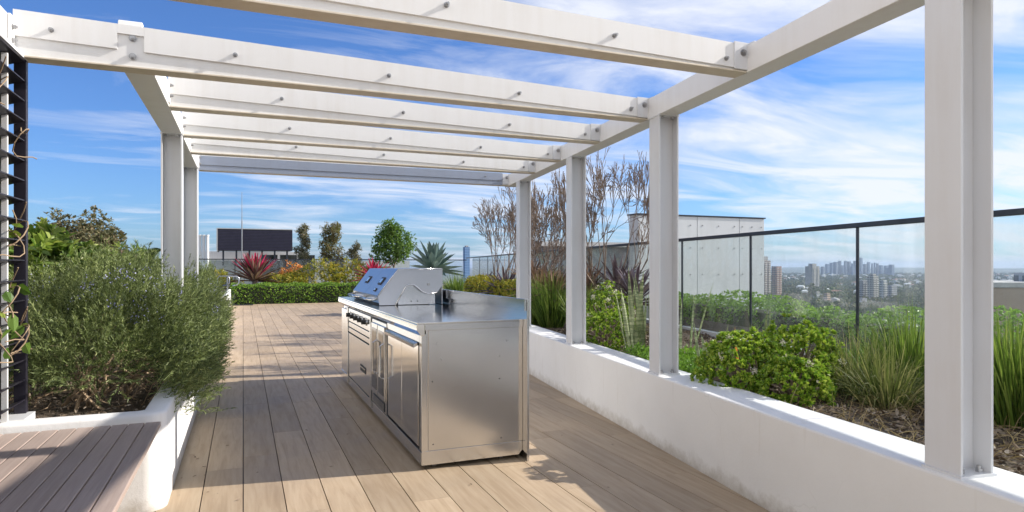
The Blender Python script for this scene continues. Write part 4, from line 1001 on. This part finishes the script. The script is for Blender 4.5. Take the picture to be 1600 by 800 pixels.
# ------------------------------------------------------------------ far end: rail, handrails, neighbour roofs
rr_ = thing('rear_balustrade', (2, 28, .45), 'dark-railed glass balustrade across the far end of the roof garden', 'balustrade')
YR = 28.0; zr = 1.55
mb = MB(); mb.box(-6, fenceX(YR), YR-.025, YR+.025, zr-.02, zr+.02); mb.build('handrail', M['rail'], rr_)
x = -6
while x < fenceX(YR)-1:
    x2 = min(x+1.9, fenceX(YR)); mb = MB(); mb.box(x+.02, x2-.02, YR-.006, YR+.006, .5, zr-.021); mb.build('glass_panel', M['glass'], rr_)
    mb = MB(); mb.box(x-.015, x+.015, YR-.02, YR+.02, .45, zr-.021); mb.build('mullion', M['rail'], rr_); x = x2
for i, px in enumerate((347, 362)):
    c = at(px, 21.5); mb = MB(); mb.tube([(c.x-.13, c.y, 0.0), (c.x-.13, c.y, .90), (c.x-.08, c.y, .95), (c.x+.16, c.y, .95), (c.x+.22, c.y, .89), (c.x+.22, c.y, .72), (c.x+.16, c.y, .66), (c.x+.02, c.y, .64)], .020, 10)
    o = mb.build('handrail_hoop', M['steel_hood'], loc=(c.x, c.y, 0), smooth=True); tag(o, ('left' if i == 0 else 'right')+' curved steel handrail hoop before the crimson bromeliad at the deck end', 'handrail')
gt = thing('floor_drain', (-.05, 23.2, 0), 'small dark slotted floor drain at the far left corner of the deck', 'drain')
mb = MB(); mb.box(-.33, .30, 23.0, 23.5, .001, .012); mb.build('frame', M['dark'], gt)
mb = MB(); 
for k in range(10): mb.box(-.30+.06*k, -.275+.06*k, 23.03, 23.47, .0125, .018)
mb.build('grate', M['rail'], gt)

M['nbwall'] = paint('weathered_grey_wall', (.50, .50, .50), (.33, .33, .34), .7, .5)
# neighbour roof with louvred box
Yb = 42.0; xl, xr_ = onY(340, Yb), onY(457, Yb); dm = at(400, 40).y
db = onY(400, Yb)*SN+Yb*CS
nb = thing('neighbour_building', (onY(400, 46), 50, -3), 'grey neighbouring building with dark louvred plant box behind the far balustrade', 'building')
mb = MB(); mb.box(onY(250, 44), onY(640, 44), 44, 62, -30, zat(407, db*1.04)); mb.build('wall', M['nbwall'], nb)
mb = MB(); mb.box(onY(300, 46), onY(480, 46), 46, 60, zat(407, db*1.04)-.01, zat(393, db*1.08)); mb.build('roof_storey', M['nbwall'], nb)
mb = MB(); za, zb = zat(391.5, db), zat(358.5, db)
mb.box(xl, xr_, Yb, Yb+3, za, zb); lb = mb.build('louvre_box', M['purple'], nb)
mb = MB(); z = za+.05
while z < zb-.05: mb.box(xl+.03, xr_-.03, Yb-.03, Yb-.0005, z, z+.03); z += .09
mb.build('louvre', pbr('indigo_louvre', (.035, .03, .07), (.05, .045, .09), 3, .4, .2, 0), lb)
mb = MB(); mb.box(xl-.06, xl, Yb-.05, Yb+3, za-.05, zb+.04); mb.box(xl, xr_, Yb-.05, Yb+3, zb+.0005, zb+.05); mb.build('frame', M['nbwall'], lb)
for k in range(6):
    xx = xl+.3+(xr_-xl-.6)*k/5; mb = MB(); mb.box(xx-.05, xx+.05, Yb+.2, Yb+.3, zat(407, db)-.3, za-.0005); mb.build('support_post', M['rail'], nb)
for k, px in enumerate((420, 450, 478)):
    xx = onY(px, 43.8); mb = MB(); mb.box(xx-.5, xx+.5, 43.3, 44.0, zat(410, db*1.03)-1, zat(398, db*1.03)); mb.build('window', M['dglass'], nb)
for k, px in enumerate((312, 318, 324)):
    c = at(px, 36); lab = ('left', 'middle', 'right')[k]; mb = MB(); mb.cyl((c.x, c.y, -1), (c.x, c.y, zat(369, 36)), .085, n=12); mb.cyl((c.x, c.y, zat(369, 36)), (c.x, c.y, zat(368, 36)+.04), .10, n=12)
    tag(mb.build('vent_pipe', M['white'], loc=(c.x, c.y, -1)), lab+' one of three upright white vent pipes beside the left posts', 'pipe', 'white vent pipes')
c = at(378, 38); mb = MB(); mb.cyl((c.x, c.y, -3), (c.x, c.y, zat(345, 38)), .035, n=8); mb.cyl((c.x, c.y, zat(345, 38)), (c.x, c.y, zat(300, 38)), .022, .012, n=8)
tag(mb.build('antenna_mast', M['bolt'], loc=(c.x, c.y, -3)), 'thin tall antenna mast in front of the dark louvred box', 'mast')
# roof plant behind the bare trees
c0, c1 = at(838, 24), at(1000, 24)
nb2 = thing('rooftop_plant_room', ((c0.x+c1.x)/2, c0.y+2, -2), 'grey flat-roofed plant room behind the bare trees', 'building')
yy = 20.5; xa, xb = onY(850, yy), onY(1010, yy); dd = (xa+xb)/2*SN+yy*CS
mb = MB(); mb.box(xa, xb, yy, yy+1, -3, zat(386, dd)); mb.build('wall', pbr('dark_grey_wall', (.20, .20, .22), (.28, .28, .30), 3, .7), nb2)  # plain wall, darker grey than the roof above it
mb = MB(); mb.box(xa-.3, xb+.3, yy-.4, yy+1.3, zat(386, dd)+.001, zat(379, dd)); mb.build('roof', M['nbwall'], nb2)

# ------------------------------------------------------------------ city
GZ = -62.0
m, t, N, L = nt('suburban_ground'); v = coords(t); f = noise(t, v, .004, 8, .65); f2 = noise(t, v, .03, 5, .6)
a_ = node(t, 'ShaderNodeMath', _operation='ADD'); L.new(f, a_.inputs[0]); L.new(f2, a_.inputs[1]); col = ramp(t, [(.40, (.04, .06, .025)), (.52, (.07, .09, .04)), (.60, (.20, .19, .17)), (.68, (.07, .09, .05))], a_.outputs[0])
a_.inputs[1].default_value = .5; hf = node(t, 'ShaderNodeMath', _operation='MULTIPLY'); L.new(a_.outputs[0], hf.inputs[0]); hf.inputs[1].default_value = .5
L.new(hf.outputs[0], [n_ for n_ in N if n_.bl_idname == 'ShaderNodeValToRGB'][-1].inputs['Fac'])
p = node(t, 'ShaderNodeBsdfPrincipled', Roughness=.95); L.new(col.outputs[0], p.inputs['Base Color']); finish(t, p)
M['ground'] = m
mb = MB(); g = 13000; mb.add([(-g, -g, GZ), (g, -g, GZ), (g, g, GZ), (-g, g, GZ)], [(0, 1, 2, 3)]); struct(mb, 'ground', M['ground'])
M['hill'] = pbr('wooded_hill', (.035, .06, .035), (.10, .12, .08), .002, .95, 0, 0)
mb = MB(); V = []; Fs = []; NA = 160; NR = 8
for i in range(NA+1):
    az = math.radians(-70+200*i/NA)
    for j in range(NR+1):
        R_ = 6500+5200*j/NR; hgt = GZ-1+ (46+12*math.sin(az*7+1)+9*math.sin(az*17)+5*math.sin(az*41))*math.sin(math.pi*min(1, j/NR*1.15))**.7*(.35+.65*j/NR)*(1.12-.12*math.sin(az*3))
        if j == 0: hgt = GZ-1
        V.append((R_*math.sin(az), R_*math.cos(az), hgt))
for i in range(NA):
    for j in range(NR): q = i*(NR+1)+j; Fs.append((q, q+1, q+NR+2, q+NR+1))
mb.add(V, Fs); struct(mb, 'hills', M['hill'], smooth=True)

def facade(name, wallc, winc, fw=3.2, fh=3.1, ratio=.32, band=False):
    m, t, N, L = nt(name); tc = N.new('ShaderNodeTexCoord'); s = N.new('ShaderNodeSeparateXYZ'); L.new(tc.outputs['Object'], s.inputs[0])
    ad = node(t, 'ShaderNodeMath', _operation='ADD'); L.new(s.outputs[0], ad.inputs[0]); L.new(s.outputs[1], ad.inputs[1])
    def fr(src, per, lo):
        d = node(t, 'ShaderNodeMath', _operation='DIVIDE'); L.new(src, d.inputs[0]); d.inputs[1].default_value = per
        f_ = node(t, 'ShaderNodeMath', _operation='FRACT'); L.new(d.outputs[0], f_.inputs[0]); g_ = node(t, 'ShaderNodeMath', _operation='GREATER_THAN'); L.new(f_.outputs[0], g_.inputs[0]); g_.inputs[1].default_value = lo; return g_.outputs[0]
    a1 = fr(s.outputs[2], fh, .45)
    if band: fac = a1
    else:
        b1 = fr(ad.outputs[0], fw, ratio); mm = node(t, 'ShaderNodeMath', _operation='MULTIPLY'); L.new(a1, mm.inputs[0]); L.new(b1, mm.inputs[1]); fac = mm.outputs[0]
    wn = noise(t, coords(t), .05, 4); wc = mixc(t, wn, [c*.85 for c in wallc], wallc)
    col = mixc(t, fac, wc, winc); p = node(t, 'ShaderNodeBsdfPrincipled', Roughness=.6); L.new(col, p.inputs['Base Color']); finish(t, p); return m
FA = [facade('brick_facade', (.36, .27, .22), (.07, .06, .07)), facade('grey_facade', (.42, .39, .37), (.07, .08, .09)), facade('peach_facade', (.55, .38, .28), (.12, .10, .10)), facade('slate_facade', (.33, .33, .36), (.07, .08, .10), 2.6), facade('pale_facade', (.50, .50, .50), (.12, .14, .16), 4, 3.4), facade('glass_facade', (.10, .15, .26), (.05, .08, .16), 5, 4, .12), facade('dark_office_facade', (.09, .11, .19), (.04, .06, .11), 6, 4, .2)]
def tower(name, label, px0, px1, d, ytop, mat, cat='building', group=None, depth=None, ybot=None, slabs=0, plant_=None, rot=None, fins=0):
    c = at((px0+px1)/2, d); wd = (px1-px0)/F*d; dp = depth or wd*.8; z1 = zat(ytop, d); z0 = GZ
    r = thing(name, (c.x, c.y, z0), label, cat, group); a_ = -YAW+(.55 if rot is None else rot); wd /= (math.cos(.55)+.7*math.sin(.55)); dp = depth or wd*.7
    ax = np.array((math.cos(a_), math.sin(a_), 0)); ay = np.array((-ax[1], ax[0], 0)); cc = np.array((c.x, c.y, (z0+z1)/2))+ay*dp/2
    mb = MB(); mb.obox(cc, ax*wd/2, ay*dp/2, Z3*(z1-z0)/2); mb.build('wall', mat, r)
    if plant_:
        q = cc.copy(); q[2] = z1+plant_/2+.01; mb = MB(); mb.obox(q, ax*wd*.28, ay*dp*.28, Z3*plant_/2); mb.build('roof_plant', FA[1], r)
    if slabs:
        n = int((z1-z0)/slabs)
        mb = MB()
        for k in range(1, n):
            for u in (-.27, .27): q = cc+ax*wd*u-ay*(dp/2+.7); q[2] = z0+k*slabs; mb.obox(q, ax*wd*.13, ay*.7, Z3*.45)
        mb.build('balconies', FB, r)
    return r
FB = pbr('pale_balcony', (.50, .47, .44), (.62, .60, .57), .5, .7, 0, 0)
tower('apartment_tower', 'dark brown apartment tower at the edge of the clad enclosure, taller of the brick pair', 1189, 1209, 1120, 407, FA[0], 'tower', plant_=7, slabs=3.1)
tower('apartment_tower', 'red-brown brick apartment tower with white balconies, right half of the brick pair', 1209.5, 1225, 1080, 416, facade('red_brick_facade', (.50, .26, .18), (.10, .08, .08)), 'tower', slabs=3.1)
tower('apartment_tower', 'slim grey tower standing alone left of the distant skyline', 1264, 1286, 1560, 416, FA[1], 'tower', plant_=6, slabs=3.2)
tower('apartment_tower', 'tall grey slab tower in the middle of the nearer cluster right of the glass mullion', 1360, 1377, 950, 431, FA[1], 'tower', plant_=3, slabs=3.1)
tower('apartment_tower', 'grey tower with pale balcony edge on the right side of the nearer cluster', 1377.5, 1389, 930, 438, FA[4], 'tower', slabs=3.1)
tower('apartment_tower', 'lower slate tower at the left of the nearer cluster beside the mullion', 1344, 1359.5, 960, 438, FA[3], 'tower', slabs=3.1)
tower('apartment_block', 'dark slate block with a flat top right of the nearer cluster', 1388, 1407, 1000, 446, FA[3], 'building')
tower('apartment_block', 'low dark block at the foot of the nearer cluster beside the mullion', 1343, 1359, 860, 466, FA[3], 'building')
tower('apartment_block', 'peach-coloured six-storey block left of the glass mullion', 1290, 1300, 900, 458, FA[2], 'building')
tower('apartment_block', 'low grey block with white roof box beside the peach block', 1272, 1289.5, 930, 459, FA[4], 'building', plant_=3)
tower('flat_roofed_building', 'low white-roofed building just left of the nearest post in the distance', 1420, 1437, 820, 476, FA[4], 'building')
tower('city_tower', 'lone blue-grey tower above the grass clump right of the agave', 725, 735.5, 900, 386, facade('blue_glass_facade', (.10, .22, .42), (.06, .15, .32), 5, 3.6, .12), 'tower', plant_=2)
# brown building at right edge
c = at(1664, 130); bb = thing('brick_building', (c.x, c.y, GZ), 'beige-brown flat-roofed building beyond the glass at the right edge', 'building')
a_ = -YAW; ax = np.array((math.cos(a_), math.sin(a_), 0)); ay = np.array((-ax[1], ax[0], 0))
mb = MB(); z1 = zat(450, 130); q = np.array((c.x, c.y, (z1+GZ)/2))+ay*9; mb.obox(q, ax*15, ay*9, Z3*(z1-GZ)/2); mb.build('wall', pbr('beige_brick', (.42, .30, .22), (.5, .38, .29), 3, .8), bb)
mb = MB(); q2 = q.copy(); q2[2] = z1+.6; mb.obox(q2, ax*15.3, ay*9.3, Z3*.5); mb.build('parapet', FB, bb)
mb = MB(); q3 = q+ax*2; q3[2] = z1+2; mb.obox(q3, ax*3, ay*3, Z3*.9); mb.build('roof_plant', FA[4], bb)
# skyline
sky_ = [(1291, 1298, 414, 0), (1298, 1304, 412, 0), (1304, 1311, 411, 1), (1311, 1316, 409, 1), (1315, 1321, 416, 0), (1320, 1325, 409, 0), (1325, 1331, 410, 1), (1331, 1335, 413, 0), (1335, 1341, 409, 1), (1343.5, 1349.5, 404, 0), (1350, 1356, 414, 1), (1356, 1361, 411, 0), (1362, 1365, 413, 1), (1366, 1369, 412, 0), (1370, 1374, 413, 1), (1375, 1382, 416, 0), (1383, 1390, 416.5, 1), (1391, 1400, 415, 0), (1284, 1290, 418, 1), (1340, 1345, 415, 0), (1277, 1283, 420, 1), (1301, 1308, 418, 0), (1329, 1338, 418, 1), (1353, 1359, 419, 0), (1368, 1378, 419, 1), (1386, 1394, 420, 0)]
for i, (a0, b0, yt, k) in enumerate(sky_):
    lab = 'hazy blue office tower in the dense distant skyline'; g_ = 'office towers of the distant skyline'
    if i == 9: lab = 'tallest hazy blue tower of the distant skyline, just right of the mullion'
    if i == 17: lab = 'broad hazy tower at the right-hand end of the distant skyline'
    if i == 20: lab = 'lowest hazy building at the left-hand end of the distant skyline'
    tower('office_tower', lab, a0, b0, 3500+rng.uniform(-300, 500), yt-1.5, FA[5+k], 'tower', g_)
# suburbs
rfm = [pbr('terracotta_roof', (.30, .15, .10), (.38, .20, .13), .3, .8, 0, 0), pbr('grey_roof', (.30, .30, .31), (.40, .40, .41), .3, .8, 0, 0), pbr('white_roof', (.70, .70, .69), (.8, .8, .78), .3, .8, 0, 0)]
wlm = pbr('pale_house_wall', (.55, .52, .47), (.68, .66, .62), .2, .8, 0, 0)
def house(px, d, w_, dp, h_, roof):
    c = at(px, d); a_ = random.uniform(0, 3); ax = np.array((math.cos(a_), math.sin(a_), 0)); ay = np.array((-ax[1], ax[0], 0)); cc = np.array((c.x, c.y, GZ+h_/2+6))
    r = thing('house', (c.x, c.y, GZ), 'small pale-walled suburban house among the distant treetops', 'house', 'distant suburban houses')
    mb = MB(); mb.obox(cc, ax*w_/2, ay*dp/2, Z3*(h_/2+6)); mb.build('wall', wlm, r)
    z = cc[2]+h_/2+6; e = .5; A = [cc+ax*(w_/2+e)*i+ay*(dp/2+e)*j for i, j in ((-1, -1), (1, -1), (1, 1), (-1, 1))]
    for q in A: q[2] = z+.02
    rd1 = cc-ax*w_*.25; rd2 = cc+ax*w_*.25; rd1[2] = rd2[2] = z+2.6
    mb = MB(); mb.add(A+[rd1, rd2], [(0, 1, 5, 4), (1, 2, 5), (2, 3, 4, 5), (3, 0, 4), (3, 2, 1, 0)]); mb.build('roof', roof, r)
for i in range(120):
    px = random.choice((random.uniform(1195, 1437), random.uniform(1195, 1437), random.uniform(1545, 1620))); d = random.uniform(900, 3600); house(px, d, random.uniform(9, 22), random.uniform(9, 13), random.uniform(3, 9), random.choice(rfm))
LM['canopy'] = leafmat('suburban_treetop', [(.05, .07, .02), (.09, .12, .04), (.16, .17, .06), (.20, .16, .09)], 0, .9, .1)
mb = MB(); NT = 4200; d = 780+3600*rng.random(NT)**1.5; px = rng.uniform(1150, 1660, NT); lat = (px-800)/F*d; X = lat*CS+d*SN; Y = -lat*SN+d*CS
r_ = rng.uniform(5, 11, NT); hz_ = rng.uniform(8, 17, NT); k = 34
U = nrm(rng.normal(size=(NT, k, 3))); U[..., 2] = np.abs(U[..., 2])*1.1-.15
C = np.column_stack([X, Y, GZ+hz_*.6]); P = C[:, None]+U*np.stack([r_, r_, hz_*.55], 1)[:, None]*rng.uniform(.7, 1.05, (NT, k, 1))
D = nrm(rng.normal(size=(NT*k, 3))+U.reshape(-1, 3)*.3); leaves(mb, P.reshape(-1, 3), D, np.repeat(r_*.75, k), np.repeat(r_*.55, k), T=OVAL, N=U.reshape(-1, 3)+rng.normal(size=(NT*k, 3))*.4)
tag(mb.build('suburban_woodland', LM['canopy']), 'dull green treetops covering the distant suburb below the skyline', 'woodland', kind='stuff')
for i, (px, d, yt, lab) in enumerate(((1268, 850, 442, 'dark pointed conifer rising beside the lone grey tower'), (1228, 830, 470, 'olive gum tree crown below the brick towers'), (1250, 860, 468, 'broad olive tree crown between the brick towers and the conifer'), (1320, 820, 478, 'brownish tree crown seen left of the mullion above the hedge'), (1365, 790, 484, 'pale green tree crown below the nearer tower cluster'), (1395, 810, 478, 'leafy tree crown right of the nearer tower cluster'), (1410, 860, 462, 'wide olive tree crown beneath the dark slate block'), (1380, 780, 488, 'lower pale green tree crown directly over the trough hedge'))):
    c = at(px, d); zt = zat(yt, d); R_ = 4.2 if i == 0 else random.uniform(9, 13); mb = MB(); nn_ = 260
    if i == 0:
        hh = rng.random(nn_)**1.3; aa = rng.uniform(0, 6.28, nn_); P = np.column_stack([c.x+np.cos(aa)*R_*(1-hh)*1.5, c.y+np.sin(aa)*R_*(1-hh)*1.5, GZ+8+(zt-GZ-8)*hh]); D = np.column_stack([np.cos(aa), np.sin(aa), -np.full(nn_, .3)])
        leaves(mb, P, D, 4.0, 2.4)
    else:
        for q in range(7):
            P, Nn = shell(90, (c.x+random.uniform(-.6, .6)*R_, c.y+random.uniform(-.6, .6)*R_, zt-R_*random.uniform(.3, .9)), (R_*.5, R_*.5, R_*.4), lo=-.6, inner=.5, amp=.25); leaves(mb, P, rdir(len(P)), 2.2, 1.5, T=OVAL)
    tk = MB(); tk.tube([(c.x, c.y, GZ), (c.x, c.y, zt-R_*.8)], [.8, .4], 7)
    plant('distant_tree', lab, 'tree', (c.x, c.y, GZ), [('crown', mb, LM['canopy']), ('trunk', tk, M['bark'])])
# air
m, t, N, L = nt('haze_air'); pv = node(t, 'ShaderNodeVolumePrincipled', Density=HAZE); pv.inputs['Color'].default_value = (.62, .76, 1, 1); pv.inputs['Anisotropy'].default_value = .2
out = N.new('ShaderNodeOutputMaterial'); L.new(pv.outputs[0], out.inputs['Volume'])
mb = MB(); mb.box(-13200, 13200, -13200, 13200, GZ-1, 62); tag(mb.build('haze', m), kind='stuff', label='pale blue haze over the distant city', cat='haze')
